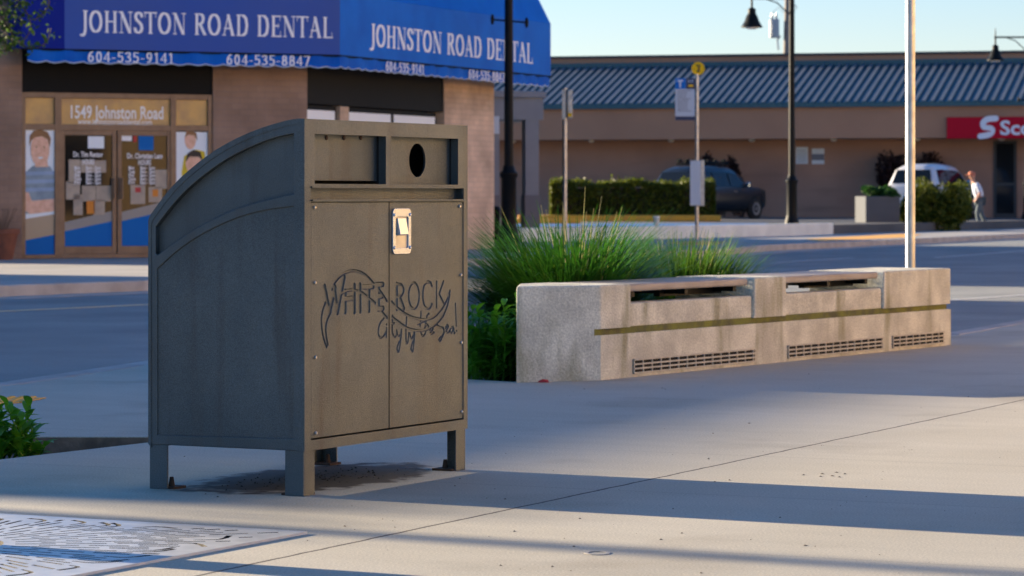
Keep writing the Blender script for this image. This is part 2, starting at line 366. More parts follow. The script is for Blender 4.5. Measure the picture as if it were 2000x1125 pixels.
M['car_dark'] = mat('dark_car_paint', (.010, .014, .02), .3, .1, coat=.35)
M['car_white'] = mat('white_car_paint', (.62, .62, .64), .3, coat=.8)
M['car_glass'] = mat('car_glass', (.010, .013, .017), .06, ior=1.38)
M['tyre'] = mat('tyre', (.015, .015, .015), .85)
M['rim'] = mat('alloy_rim', (.35, .36, .38), .35, .8)
M['tail'] = mat('tail_light', (.35, .02, .015), .25)
M['chrome'] = mat('mirror_cap', (.6, .65, .65), .15, .9)
M['pole_wood'] = mat('grey_wood_pole', (.26, .23, .2), .9, col2=(.2, .17, .15), scale=5)
M['transformer'] = mat('transformer_grey', (.40, .44, .46), .5)
M['skin_p'] = mat('skin', (.5, .25, .17), .6)
M['cap_p'] = mat('orange_cap', (.50, .16, .09), .8)
M['top_p'] = mat('pale_top', (.55, .6, .7), .85)
M['trou_p'] = mat('grey_trousers', (.10, .13, .15), .85)
M['cup'] = mat('paper_cup', (.75, .72, .68), .6)
M['cream'] = mat('bounce_stucco', (.86, .58, .28), .85, col2=(.78, .51, .24), scale=.7)  # strong orange so the added row throws warm light back
M['stucco2'] = mat('unseen_slate_stucco', (.15, .20, .24), .9, col2=(.12, .17, .21), scale=.7)
M['litter'] = mat('grit', (.12, .10, .08), .9)
M['red_bit'] = mat('red_litter', (.45, .03, .03), .7)

# ------------------------------------------------------------------ the setting: ground, road, pavements
structure(MB().add([(-1500, -300, -.2), (1500, -300, -.2), (1500, 2500, -.2), (-1500, 2500, -.2)], [(0, 1, 2, 3)]).build('ground', M['earth'], fix=False))
structure(MB().add([(-160, -60, -.13), (160, -60, -.13), (160, 170, -.13), (-160, 170, -.13)], [(0, 1, 2, 3)]).build('road', M['asphalt'], fix=False))
near_kerb = [Vector(p) for p in ((-14.5, -10), (-7.6, 6), (-4.2, 13.8), (-2.84, 17.05), (-2.3, 19.26), (-1.3, 22.0), (.3, 24.3), (2.1, 24.3), (3.28, 23.2), (4.23, 25.6), (28, 80))]
gc = Vector((-.629, 9.44)); GS = 1.65                          # tree grate: right corner and size
grate_sq = [gc, gc+EY*GS, gc+EY*GS-EX*GS, gc-EX*GS]
pit = [gc+EY*.02-EX*.02, gc+EY*(GS-.02)-EX*.02, gc+EY*(GS-.02)-EX*(GS-.02), gc+EY*.02-EX*(GS-.02)]
bedL = [Vector(p) for p in ((-3.6, 9.6), (-2.02, 12.1), (-1.50, 13.0), (-1.36, 13.24), (-2.05, 13.25), (-3.6, 13.45))]
bedB = [Vector(p) for p in ((-.42, 17.9), (-.28, 17.42), (0.0, 17.16), (.3, 17.5), (2.6, 21.3), (2.4, 22.6), (1.4, 23.0), (.3, 22.2), (-.5, 19.6))]
pav = [p+Vector((.1, 0)) for p in near_kerb] + [Vector((60, 80)), Vector((60, -10))]
sheet('pavement', pav, 0, M['pave'], [pit, bedL, bedB], .16)
def strip(name, pts, width, z0, z1, m, zs=None):
    pts = [Vector(p) for p in pts]; n = len(pts); mb = MB(); L_, R_ = [], []
    for i, p in enumerate(pts):
        a = (pts[i]-pts[i-1]).normalized() if i else None; b = (pts[i+1]-pts[i]).normalized() if i < n-1 else None
        t = ((a or b)+(b or a)).normalized(); nn = Vector((t.y, -t.x)); k = 1/max(.5, nn.dot(Vector(((b or a).y, -(b or a).x))))
        L_.append(p); R_.append(p+nn*width*k)
    vs = [(p.x, p.y, z) for z in (z0, z1) for q in (L_, R_) for p in q]
    fs = []
    for i in range(n-1):
        l0, l1, r0, r1 = i, i+1, n+i, n+i+1; u = 2*n
        fs += [(l0+u, l1+u, r1+u, r0+u), (l0, l1, l1+u, l0+u), (r0, r1, r1+u, r0+u)]
    fs += [(0, n, 3*n, 2*n), (n-1, 2*n-1, 4*n-1, 3*n-1)]
    return mb.add(vs, fs).build(name, m)
structure(bev(strip('kerb', near_kerb, .17, -.3, .006, M['kerb']), .02))
MB1 = MB(); MB1.add([(p.x, p.y, -.07) for p in bedL], [tuple(range(len(bedL)))]); structure(MB1.build('planting_bed', M['soil']))
structure(MB().add([(-3.6, 13.446, -.1), (-2.05, 13.246, -.1), (-1.37, 13.236, -.1), (-1.37, 13.236, -.004), (-2.05, 13.246, -.004), (-3.6, 13.446, -.004)], [(0, 1, 4, 5), (1, 2, 3, 4)]).build('bed_edge', M['bed_edge'], fix=False))
MB1 = MB(); MB1.add([(p.x, p.y, -.05) for p in bedB], [tuple(range(len(bedB)))]); structure(MB1.build('planting_bed', M['soil']))
MB1 = MB(); MB1.add([(p.x, p.y, -.06) for p in grate_sq], [(0, 1, 2, 3)]); structure(MB1.build('tree_pit', M['black']))
far_kerb = [Vector(p) for p in ((-26, 5), (-12, 27), (-5.9, 35.4), (-4.5, 37.5), (-.6, 50.5), (3.97, 59.3), (5.4, 64.5), (13.9, 83.6), (40, 140))]
sheet('far_pavement', [p-Vector((.1, 0)) for p in far_kerb]+[Vector((-60, 140)), Vector((-60, 5))], 0, M['far_pave'], (), .2)
structure(bev(strip('kerb', [p for p in reversed(far_kerb)], .2, -.3, .006, M['kerb']), .02))
def line_px(name, pts, wd, m, z=-.126):
    return structure(strip(name, [gp(x, y, z).xy for x, y in pts], wd, z-.002, z, m))
line_px('yellow_line', [(-200, 616), (0, 607), (285, 594), (620, 578), (915, 564), (1100, 556)], .12, M['line_yellow'])
line_px('white_line', [(1840, 586), (1900, 582), (2000, 575), (2200, 562)], .12, M['line_white'])
line_px('white_line', [(1820, 503), (1900, 497), (2060, 484)], .12, M['line_white'])
line_px('white_line', [(1500, 513), (1600, 507), (1660, 503)], .12, M['line_white'])
strip('gutter', far_kerb, .5, -.132, -.125, M['kerb'])['kind'] = 'structure'
# tactile paving
tp = [gp(x, y, .004) for x, y in ((-150, 782), (-40, 775), (90, 777), (40, 786), (-150, 797))]
mb = MB(); mb.prism([(p.x, p.y) for p in tp], lambda u, v, ww: (u, v, ww), .002, .006)
for i in range(60):
    for j in range(12):
        q = tp[1]+Vector((-.9+.06*i*.9, -.42+.05*j, 0))
        s_ = (q.y-gp(0, 797).y)
        xr = (q.x/q.y)*F+1000; yr = HY+EYE*F/q.y
        if -150 < xr < 84-(yr-777)*3 and 777.5 < yr < 792-(xr+40)*.05: mb.lathe([(.018, .0), (.014, .008)], (q.x, q.y, .005), seg=6)
structure(mb.build('tactile_paving', M['tactile']))
for pts in (((1300, 474), (1340, 470.5), (1420, 471.5), (1400, 478), (1330, 478)), ((1570, 467), (1640, 463), (1760, 456.5), (1800, 458), (1770, 463.5), (1680, 467.5), (1600, 471))):
    q = [gp(x, y, .005) for x, y in pts]
    structure(MB().prism([(p.x, p.y) for p in q], lambda u, v, ww: (u, v, ww), .001, .006).build('tactile_paving', M['tactile']))
# raised car park with its low white edge
LZ = .25
lot = [(-.2, 69.4), (6.9, 79.4), (10.5, 86.5), (15.5, 96.2), (44, 150), (-20, 150), (-20, 85), (-1.8, 69.4)]
sheet('car_park', lot, LZ, M['lot'], (), .3)
MB1 = MB(); q = [gp(x, y, LZ+.004) for x, y in ((1000, 442.5), (1490, 441), (1500, 436), (1000, 436.5))]
structure(MB1.prism([(p.x, p.y) for p in q], lambda u, v, ww: (u, v, ww), LZ+.001, LZ+.005).build('blue_bay_marking', M['blue_paint']))

# ------------------------------------------------------------------ recycling bin
BN = Vector((-.719, 10.61, 0)); BW, BD, BH, BZ = 1.1855, .644, 1.3015, .157
bin_ = thing('recycling_bin', 'bronze metal recycling bin with curved back and town logo cut into its doors', 'recycling bin', BN, math.atan2(EX.y, EX.x))
ex3, ey3 = Vector((EX.x, EX.y, 0)), Vector((EY.x, EY.y, 0))
def bf(px, py, y=0.0):                       # photo point on the front plane -> local (x, z)
    p = hit(px, py, BN+ey3*y, ey3)-BN; return (p.dot(ex3), p.z)
def bs(px, py, x=0.0):                       # photo point on the near side plane -> local (y, z)
    p = hit(px, py, BN+ex3*x, ex3)-BN; return (p.dot(ey3), p.z)
def smooth_path(pts, k=4):
    out = []; P = [Vector(p) for p in pts]
    for i in range(len(P)-1):
        p0, p1, p2, p3 = P[max(i-1, 0)], P[i], P[i+1], P[min(i+2, len(P)-1)]
        for j in range(k):
            t = j/k; out.append(.5*((2*p1)+(p2-p0)*t+(2*p0-5*p1+4*p2-p3)*t*t+(3*p1-p0-3*p2+p3)*t**3))
    return out+[P[-1]]
def arc_c(cx, cy): return bs(270+cx/2.961, 220+cy/2.961)
top_arc = smooth_path([arc_c(*p) for p in ((953, 38), (860, 52), (700, 100), (560, 160), (430, 235), (300, 335), (200, 430), (120, 530), (48, 632))], 3)
top_arc[0] = Vector((0, BH)); top_arc[-1].x = BD
outline = [(0, BZ)]+[tuple(p) for p in top_arc]+[(BD, BZ)]
up_hole = [arc_c(*p) for p in ((898, 122), (898, 470))]+[tuple(p) for p in smooth_path([arc_c(*p) for p in ((898, 470), (760, 500), (600, 545), (440, 612), (300, 690), (200, 757), (112, 822))], 3)][1:] + \
    [arc_c(100, 812), arc_c(100, 660)]+[tuple(p) for p in smooth_path([arc_c(*p) for p in ((100, 660), (180, 555), (270, 455), (380, 360), (520, 263), (680, 185), (800, 142), (898, 122))], 3)][1:-1]
lo_hole = [arc_c(*p) for p in ((898, 543), (898, 1150))]+[bs(573, 857), bs(307, 849), arc_c(108, 905)] + \
    [tuple(p) for p in smooth_path([arc_c(*p) for p in ((108, 905), (200, 820), (300, 745), (430, 670), (580, 605), (740, 563), (898, 543))], 3)][1:-1]
T = .03
for x0 in (0, BW-T):
    fn = lambda u, v, ww, x0=x0: (x0+ww, u, v)
    plate('side_frame', [outline, up_hole, lo_hole], M['bin'], fn, T, bin_, .003)
def inset(poly, d): 
    c = Vector((sum(p[0] for p in poly)/len(poly), sum(p[1] for p in poly)/len(poly)))
    return [tuple(c+(Vector(p)-c)*(1+d)) for p in poly]
for xa, xb in ((.024, .034), (BW-.034, BW-.024)):
    MB().prism(inset(up_hole, .02), lambda u, v, ww: (ww, u, v), xa, xb).build('side_panel', M['bin'], bin_)
for xa, xb in ((.005, .023), (BW-.023, BW-.005)):
    MB().prism(inset(lo_hole, .01), lambda u, v, ww: (ww, u, v), xa, xb).build('side_panel', M['bin'], bin_)
# curved back sheet, floor, front frame
mb = MB(); n = len(top_arc)
cur = [Vector((-.004, BH))]+[p.copy() for p in top_arc[1:]]+[Vector((BD, BZ))]
nr = []
for i, p in enumerate(cur):
    t = (cur[min(i+1, len(cur)-1)]-cur[max(i-1, 0)]).normalized(); nr.append(Vector((t.y, -t.x)))
inn = [p+q*-.012 if q.x*-1 + 0 < 9 else p for p, q in zip(cur, nr)]
inn = [Vector((min(a.x, BD)-.0, a.y)) for a in cur]
vs = []
for a in cur: vs += [(-.002, a.x, a.y+.004), (BW+.002, a.x, a.y+.004), (BW+.002, max(a.x-.012, 0), a.y-.012), (-.002, max(a.x-.012, 0), a.y-.012)]
fs = []
for i in range(len(cur)-1):
    b, c = 4*i, 4*i+4
    for k in range(4): fs.append((b+k, b+(k+1) % 4, c+(k+1) % 4, c+k))
fs += [(0, 1, 2, 3), tuple(4*(len(cur)-1)+k for k in (3, 2, 1, 0))]
mb.add(vs, fs).build('back_sheet', M['bin'], bin_, smooth=True)
MB().box((.03, .03, BZ), (BW-.03, BD-.02, BZ+.02)).build('floor_plate', M['bin_dark'], bin_)
fz = lambda px, py: bf(px, py)[1]; fx = lambda px, py=600: bf(px, py)[0]
x_st0 = fx(606, 600)-.002; x_st1 = fx(904, 600)
zt0 = BH-.047; z_open0 = fz(613, 359); z_ledge_t = fz(608, 365.5); z_ledge_b = fz(608, 391); z_door_t = fz(608, 396); z_door_b = fz(609, 856)
xd0, xd1 = fx(752, 300), fx(762, 300)
xo0, xo1 = fx(613, 300), fx(893, 300)
rect = lambda a, b, c, d: [(a, b), (c, b), (c, d), (a, d)]
ff = lambda u, v, ww: (u, ww-.004, v)
plate('front_frame', [rect(-.0018, BZ-.001, BW+.0018, BH+.004), rect(xo0, z_open0, xd0, zt0), rect(xd1, z_open0, xo1, zt0), rect(x_st0, z_ledge_b, x_st1, z_ledge_t),
      rect(x_st0, z_door_b-.006, x_st1, z_door_t+.002)], M['bin'], ff, .03, bin_)
# throat liners give the openings their depth
mb = MB()
mb.box((xd0-.0, .026, z_open0-.01), (xd0+.006, .09, zt0)); mb.box((xo1, .026, z_open0-.01), (xo1+.006, .09, zt0)); mb.box((x_st1, .026, z_ledge_b), (x_st1+.005, .08, z_ledge_t))
mb.box((xo0-.02, .026, zt0), (xo1+.01, .09, zt0+.006))
mb.build('throat_liner', M['bin_dark'], bin_)
pl = plate('paper_flap', [rect(xo0-.012, z_open0+.012, xd0-.002, zt0+.01)], M['bin'], lambda u, v, ww: (u, .034+ww, v), .006, bin_)
hc = bf(816, 313, .03); hr = .0625
circ = [(hc[0]+hr*math.cos(2*math.pi*k/40), hc[1]+hr*math.sin(2*math.pi*k/40)) for k in range(40)]
plate('round_hole_panel', [rect(xd1-.012, z_open0-.004, xo1-.0015, zt0+.01), circ], M['bin'], lambda u, v, ww: (u, .032+ww, v), .008, bin_)
MB().box((xo0-.02, .14, z_ledge_b), (xo1+.02, .15, zt0+.02)).build('dark_interior', M['bin_dark'], bin_)
plate('ledge_panel', [rect(x_st0-.01, z_ledge_b-.004, x_st1-.0015, z_ledge_t+.008)], M['bin'], lambda u, v, ww: (u, .028+ww, v), .008, bin_)
mb = MB(); mb.box((x_st0, -.010, z_ledge_t-.002), (x_st1, -.002, z_ledge_t+.003)); mb.box((x_st0, -.012, z_ledge_b-.003), (x_st1, -.003, z_ledge_b+.002))
mb.build('ledge_lip', M['bin'], bin_)
for px in (637, 671, 704):
    c = bf(px, 269, .034); MB().lathe([(.0085, 0), (.0085, -.003), (.005, -.0045)], (c[0], .0335, c[1]), 'y', 12).build('screw', M['rust'], bin_)
# doors with the logo cut into them
def capsule(a, b, r, n=6):
    a, b = Vector(a), Vector(b); d = b-a
    q = math.atan2(d.y, d.x) if d.length > 1e-9 else 0
    return [tuple(b+Vector((math.cos(q-math.pi/2+math.pi*i/n), math.sin(q-math.pi/2+math.pi*i/n)))*r) for i in range(n+1)] + \
           [tuple(a+Vector((math.cos(q+math.pi/2+math.pi*i/n), math.sin(q+math.pi/2+math.pi*i/n)))*r) for i in range(n+1)]
def lc(cx, cy): return bf(570+cx/4.686, 480+cy/4.686)
thin, med, letr = .0033, .0042, .0085
def ell(cx, cy, rx, ry, n=24): return [(cx+rx*math.cos(2*math.pi*i/n), cy+ry*math.sin(2*math.pi*i/n)) for i in range(n+1)]
left_strokes = [
    (letr, 0, [(298, 372), (345, 612)]), (letr, 0, [(345, 612), (395, 385)]), (letr, 0, [(388, 372), (415, 612)]), (letr, 0, [(415, 612), (478, 290)]),
    (letr, 0, [(487, 415), (487, 603)]), (letr, 0, [(570, 362), (570, 603)]), (letr, 0, [(487, 485), (570, 480)]),
    (letr, 0, [(622, 358), (622, 598)]), (letr, 0, [(655, 377), (742, 372)]), (letr, 0, [(704, 377), (704, 592)]),
    (letr, 0, [(792, 362), (792, 580)]), (letr, 0, [(770, 358), (832, 354)]), (letr, 0, [(792, 462), (826, 460)]), (letr, 0, [(785, 578), (834, 572)]),
    (med, 1, [(365, 402), (385, 350), (420, 300), (470, 257), (530, 232), (580, 230), (640, 247), (690, 282), (730, 325), (762, 362), (800, 405), (835, 455), (868, 505)]),
    (med, 1, [(440, 450), (500, 412), (570, 406), (640, 430), (700, 475), (762, 522)]), (med, 1, [(815, 592), (840, 625), (870, 660)]),
    (med, 1, [(305, 520), (280, 590), (268, 680), (275, 780), (295, 870), (315, 925)]), (med, 1, [(345, 625), (318, 690), (308, 770), (316, 850), (327, 905)]),
    (thin, 1, [(840, 665), (815, 690), (795, 740), (788, 800), (805, 840), (835, 828), (855, 795)]), (thin, 0, [(864, 752), (862, 835)]), (thin, 0, [(865, 718), (865, 722)])]
right_strokes = [
    (letr, 0, [(957, 352), (957, 575)]), (med, 1, [(957, 350), (1000, 357), (1022, 400), (1005, 452), (965, 470)]), (letr, 0, [(985, 472), (1022, 575)]),
    (med, 1, ell(1115, 457, 48, 118)), (med, 1, [(1280, 368), (1266, 338), (1235, 332), (1207, 368), (1196, 455), (1207, 538), (1232, 572), (1262, 567), (1280, 532)]),
    (med, 0, [(1322, 328), (1322, 563)]), (med, 0, [(1385, 326), (1345, 440)]), (med, 0, [(1345, 440), (1388, 530)]),
    (med, 1, [(912, 512), (940, 545), (965, 567), (1020, 610), (1090, 650), (1170, 672), (1230, 675), (1300, 650), (1360, 592), (1400, 530), (1430, 460), (1445, 410)]),
    (med, 1, [(915, 652), (980, 700), (1060, 755), (1150, 776), (1230, 766), (1300, 732), (1360, 672), (1400, 602), (1425, 530), (1443, 450)]),
    (thin, 1, [(920, 640), (917, 740), (920, 800), (940, 835), (958, 812)]), (thin, 0, [(908, 716), (935, 708)]),
    (thin, 1, [(958, 772), (966, 822), (990, 815), (1002, 768), (995, 860), (978, 960), (965, 965), (963, 925), (992, 850)]),
    (thin, 1, [(1048, 655), (1043, 760), (1044, 870), (1055, 890), (1064, 850), (1066, 800)]),
    (thin, 1, [(1076, 800), (1090, 848), (1112, 815), (1122, 770), (1118, 860), (1106, 960), (1094, 962), (1090, 930), (1114, 850)]),
    (thin, 0, [(1180, 605), (1172, 735)]), (thin, 0, [(1150, 716), (1212, 690)]),
    (thin, 1, [(1252, 622), (1238, 632), (1225, 700), (1208, 765), (1230, 722), (1246, 730), (1250, 752)]),
    (thin, 1, [(1180, 795), (1190, 822), (1208, 820), (1222, 790)]), (thin, 1, [(1262, 790), (1290, 765), (1282, 745), (1262, 770), (1270, 805), (1300, 792)]),
    (thin, 1, [(1388, 640), (1345, 680), (1328, 715), (1345, 742), (1385, 755), (1388, 800), (1362, 862), (1345, 870), (1350, 845), (1392, 795)]),
    (thin, 1, [(1410, 775), (1430, 742), (1418, 725), (1408, 752), (1415, 795), (1440, 780)]),
    (thin, 1, [(1476, 742), (1452, 752), (1445, 790), (1462, 795), (1477, 750), (1482, 798), (1490, 795)]),
    (thin, 0, [(1495, 530), (1503, 735)]), (thin, 0, [(1506, 778), (1506, 783)])]
DY = -.001
def make_door(xa, xb, strokes):
    """door plate whose front is a fine relief: the strokes are sunk 6 mm"""
    st = .002; deep = .0045
    nx = int(round((xb-xa)/st)); xs = [xa+(xb-xa)*i/nx for i in range(nx+1)]
    segs = []
    for r, sm, pts in strokes:
        P = [Vector(lc(*p)) for p in pts]
        if sm: P = smooth_path(P, 4)
        segs += [(p, q, r) for p, q in zip(P[:-1], P[1:])]
    z0 = min(min(p.y, q.y) for p, q, r in segs)-.02; z1 = max(max(p.y, q.y) for p, q, r in segs)+.02
    nz = int((z1-z0)/st); zs = [z_door_b]+[z0+(z1-z0)*j/nz for j in range(nz+1)]+[z_door_t]
    H = [[0.0]*(nx+1) for _ in zs]; dx = (xb-xa)/nx; dz = (z1-z0)/nz
    for p, q, r in segs:
        R_ = r+.002; d = q-p; l2 = max(d.length_squared, 1e-12)
        for i in range(max(1, int((min(p.x, q.x)-R_-xa)/dx)), min(nx-1, int((max(p.x, q.x)+R_-xa)/dx)+1)+1):
            for j in range(max(1, int((min(p.y, q.y)-R_-z0)/dz)), min(nz, int((max(p.y, q.y)+R_-z0)/dz)+1)+1):
                c = Vector((xs[i], zs[j+1])); t = max(0, min(1, (c-p).dot(d)/l2)); e = (c-p-d*t).length
                h = deep*max(0, min(1, (r+.0009-e)/.0018))
                if h > H[j+1][i]: H[j+1][i] = h
    mb = MB(); vs = [(x, DY+H[j][i], z) for j, z in enumerate(zs) for i, x in enumerate(xs)]; n = nx+1
    mb.add(vs, [(j*n+i, j*n+i+1, (j+1)*n+i+1, (j+1)*n+i) for j in range(len(zs)-1) for i in range(nx)])
    y1 = DY+.014
    mb.add([(xa, DY, z_door_b), (xb, DY, z_door_b), (xb, DY, z_door_t), (xa, DY, z_door_t), (xa, y1, z_door_b), (xb, y1, z_door_b), (xb, y1, z_door_t), (xa, y1, z_door_t)],
        [(0, 4, 5, 1), (1, 5, 6, 2), (2, 6, 7, 3), (3, 7, 4, 0), (4, 7, 6, 5)])
    return mb.build('door', M['bin'], bin_, fix=False)
x_mid = fx(759.5, 600)
door1 = make_door(x_st0+.006, x_mid-.0035, left_strokes)
door2 = make_door(x_mid+.0035, x_st1-.006, right_strokes)
MB().box((x_st0-.02, .03, BZ+.02), (x_st1+.02, .035, z_ledge_b)).build('dark_interior', M['bin_dark'], bin_)
for pts, d in ((((613.5, 405), (614, 552), (615, 698), (616, 846)), door1), (((896.5, 403), (899, 537), (900, 669), (901, 804)), door2)):
    for px, py in pts:
        c = bf(px, py); MB().lathe([(.0065, 0), (.0065, -.003), (.004, -.006)], (c[0], DY, c[1]), 'y', 10).build('bolt', M['bolt'], d)
for x, d in ((x_st0+.001, door1), (x_st1-.006, door2)):
    h = MB()
    z = z_door_b+.01
    while z < z_door_t-.03: h.tube([(x+.0025, DY+.001, z), (x+.0025, DY+.001, z+.026)], .0035, 8); z += .0275
    h.build('piano_hinge', M['bin'], d)
# paddle latch
def rrect(cx, cz, hw, hh, r, n=4):
    out = []
    for sx_, sz_, a0 in ((1, 1, 0), (-1, 1, 90), (-1, -1, 180), (1, -1, 270)):
        for i in range(n+1):
            a = R(a0+90*i/n); out.append((cx+sx_*(hw-r)+r*math.cos(a), cz+sz_*(hh-r)+r*math.sin(a)))
    return out
l0 = bf(764.5, 450); l1 = bf(800, 450); lt = bf(782, 407)[1]; lb = bf(782, 496)[1]
lcx, lcz, lhw, lhh = (l0[0]+l1[0])/2, (lt+lb)/2, (l1[0]-l0[0])/2, (lt-lb)/2
latch = plate('latch', [rrect(lcx, lcz, lhw, lhh, .018), rrect(lcx, lcz-.004, lhw-.02, lhh-.026, .008)], M['steel'], lambda u, v, ww: (u, DY-.006+ww, v), .006, door2, .001)
MB().box((lcx-lhw+.02, DY-.0005, lcz-lhh+.02), (lcx+lhw-.02, DY-.0002, lcz+lhh-.03)).build('latch_cup', M['steel_dull'], latch)
mb = MB(); mb.add([(lcx-.03, DY-.004, lcz+lhh-.035), (lcx+.032, DY-.004, lcz+lhh-.035), (lcx+.032, DY-.016, lcz-.012), (lcx-.03, DY-.016, lcz-.012),
        (lcx-.03, DY-.001, lcz+lhh-.035), (lcx+.032, DY-.001, lcz+lhh-.035), (lcx+.032, DY-.002, lcz-.016), (lcx-.03, DY-.002, lcz-.016)],
       [(0, 1, 2, 3), (4, 7, 6, 5), (0, 4, 5, 1), (3, 2, 6, 7), (0, 3, 7, 4), (1, 5, 6, 2)]); mb.build('paddle', M['steel'], latch, bevel=.002)
for sx_ in (-1, 1):
    for sz_ in (.72, -.72):
        MB().lathe([(.006, 0), (.006, -.003), (.003, -.0045)], (lcx+sx_*(lhw-.009), DY-.006, lcz+sz_*lhh), 'y', 10).build('rivet', M['steel'], latch)
# angle-iron legs with their foot brackets
LT, LW = .008, .075
def leg(cx, cy, sx_, sy_):
    g = MB(); a = cx+sx_*.003; b = cy+sy_*.003
    g.box((min(a, a+sx_*LT), min(b, b+sy_*LW), 0), (max(a, a+sx_*LT), max(b, b+sy_*LW), BZ+.02))
    g.box((min(a+sx_*LT, a+sx_*LW), min(b, b+sy_*LT), 0), (max(a+sx_*LT, a+sx_*LW), max(b, b+sy_*LT), BZ+.02))
    lg = g.build('leg', M['bin'], bin_, bevel=.0015)
    f = MB(); f.box((min(a+sx_*LT, a+sx_*.09), min(b+sy_*LT, b+sy_*.095), .0), (max(a+sx_*LT, a+sx_*.09), max(b+sy_*LT, b+sy_*.095), .008))
    f.tube([(a+sx_*.05, b+sy_*.06, .008), (a+sx_*.05, b+sy_*.06, .04)], [.012, .007], 8); f.build('foot_bracket', M['rust'], lg)
leg(0, 0, 1, 1); leg(BW, 0, -1, 1); leg(BW, BD, -1, -1); leg(0, BD, 1, -1)
# stain of dirt under the bin
def blob(cx, cy, ux, uy, n=44, j=.22):
    out = []
    for k in range(n):
        a = 2*math.pi*k/n; r = 1+random.uniform(-j, j); out.append((cx+ux*r*math.cos(a), cy+uy*r*math.sin(a)))
    return out
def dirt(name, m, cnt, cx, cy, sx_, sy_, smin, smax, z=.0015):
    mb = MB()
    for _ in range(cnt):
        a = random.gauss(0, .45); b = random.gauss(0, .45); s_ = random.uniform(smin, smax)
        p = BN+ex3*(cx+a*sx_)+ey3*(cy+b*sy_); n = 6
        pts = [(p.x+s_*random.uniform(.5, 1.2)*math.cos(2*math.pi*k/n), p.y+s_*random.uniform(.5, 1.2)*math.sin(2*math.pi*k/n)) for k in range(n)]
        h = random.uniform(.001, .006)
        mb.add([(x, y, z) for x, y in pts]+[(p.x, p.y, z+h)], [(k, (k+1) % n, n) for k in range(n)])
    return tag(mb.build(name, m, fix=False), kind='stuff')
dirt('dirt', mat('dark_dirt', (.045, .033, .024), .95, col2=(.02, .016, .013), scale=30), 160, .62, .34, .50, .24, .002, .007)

# ------------------------------------------------------------------ concrete bench
BO = Vector((.5, 17.3, 0)); BA = R(57.9); bx3 = Vector((math.cos(BA), math.sin(BA), 0)); by3 = Vector((-math.sin(BA), math.cos(BA), 0))
bench = thing('concrete_bench', 'long cast concrete bench with two board seats and a mossy groove, beside the grass', 'bench', BO, BA)
def bxp(px):
    d = Vector(((px-1000)/F, 1)); o = BO.xy; u = bx3.xy          # o + u t = d s
    t = (o.x*d.y-o.y*d.x)/(d.x*u.y-d.y*u.x); return t
def endpoly(ins=0.0, x1=None, x0=None):
    L_ = bxp(1857)
    a = [(-.42+ins*.6, .30), (-.0+ins, ins), ((L_ if x1 is None else x1)-(ins if x1 is None else 0), ins)]
    b = [((L_ if x1 is None else x1)-(ins if x1 is None else 0), .56-ins), (-.22+ins, .56-ins)]
    return a+b
bp = lambda u, v, ww: (u, v, ww)
LB = bxp(1857); GZ0, GZ1, TOPZ, WALLZ = .252, .288, .535, .425
p1a, p2a, p2b, p3a = bxp(1233), bxp(1474), bxp(1536), bxp(1727)
mb = MB()
low = [(-.44, .285), (0, 0), (LB, 0), (LB, .56), (.03, .56)]
mb.prism(low, bp, 0, GZ0)
mb.prism([(-.44, .285), (-.035, .0227), (-.01, .04), (LB-.03, .04), (LB-.03, .56), (.03, .56)], bp, GZ0, GZ1)
body = mb.build('body', M['bench'], bench)
MB().prism([(-.034, .0235), (.0, .022), (LB-.025, .022), (LB-.025, .2), (.1, .2)], bp, GZ0-.005, GZ1+.005).build('mossy_groove', M['moss'], bench)
mb = MB(); mb.prism([(-.44, .285), (0, 0), (p1a, 0), (p1a, .56), (.03, .56)], bp, GZ1, TOPZ); bev(mb.build('bench_block', M['bench'], bench), .012, 2, .4)
bev(MB().box((p2a, 0, GZ1), (p2b, .56, TOPZ)).build('bench_block', M['bench'], bench), .01, 2, .4)
bev(MB().box((p3a, 0, GZ1), (LB, .56, TOPZ)).build('bench_block', M['bench'], bench), .01, 2, .4)
for a, b in ((p1a, p2a), (p2b, p3a)):
    MB().box((a+.002, .018, GZ1), (b-.002, .14, WALLZ)).build('low_wall', M['bench'], bench, bevel=.01)
    s_ = MB(); nb = 4
    for k in range(nb):
        y0 = .03+k*.13; s_.box((a+.012, y0, .488), (b-.03, y0+.122, .532))
    sb = s_.build('seat_board', M['board'], bench, bevel=.012)
    k_ = MB()
    for x in (a+.12, (a+b)/2, b-.15): k_.box((x-.02, .06, .455), (x+.02, .5, .4875))
    k_.box((a+.45*(b-a), .2, .44), (b-.06, .24, .4875)); k_.build('seat_bracket', M['lamp'], sb)
for xa, xb in ((1235.5, 1474), (1537.5, 1724), (1742, 1842)):
    a, b = bxp(xa), bxp(xb)
    MB().box((a, -.0025, .018), (b, .01, .102)).build('vent_recess', M['black'], bench)
    g = MB()
    for z in (.018, .043, .068, .094): g.box((a, -.014, z), (b, -.003, z+.009))
    x = a
    while x < b: g.box((x, -.011, .0185), (x+.008, -.0035, .101)); x += .105
    g.build('vent_grille', M['grille'], bench)

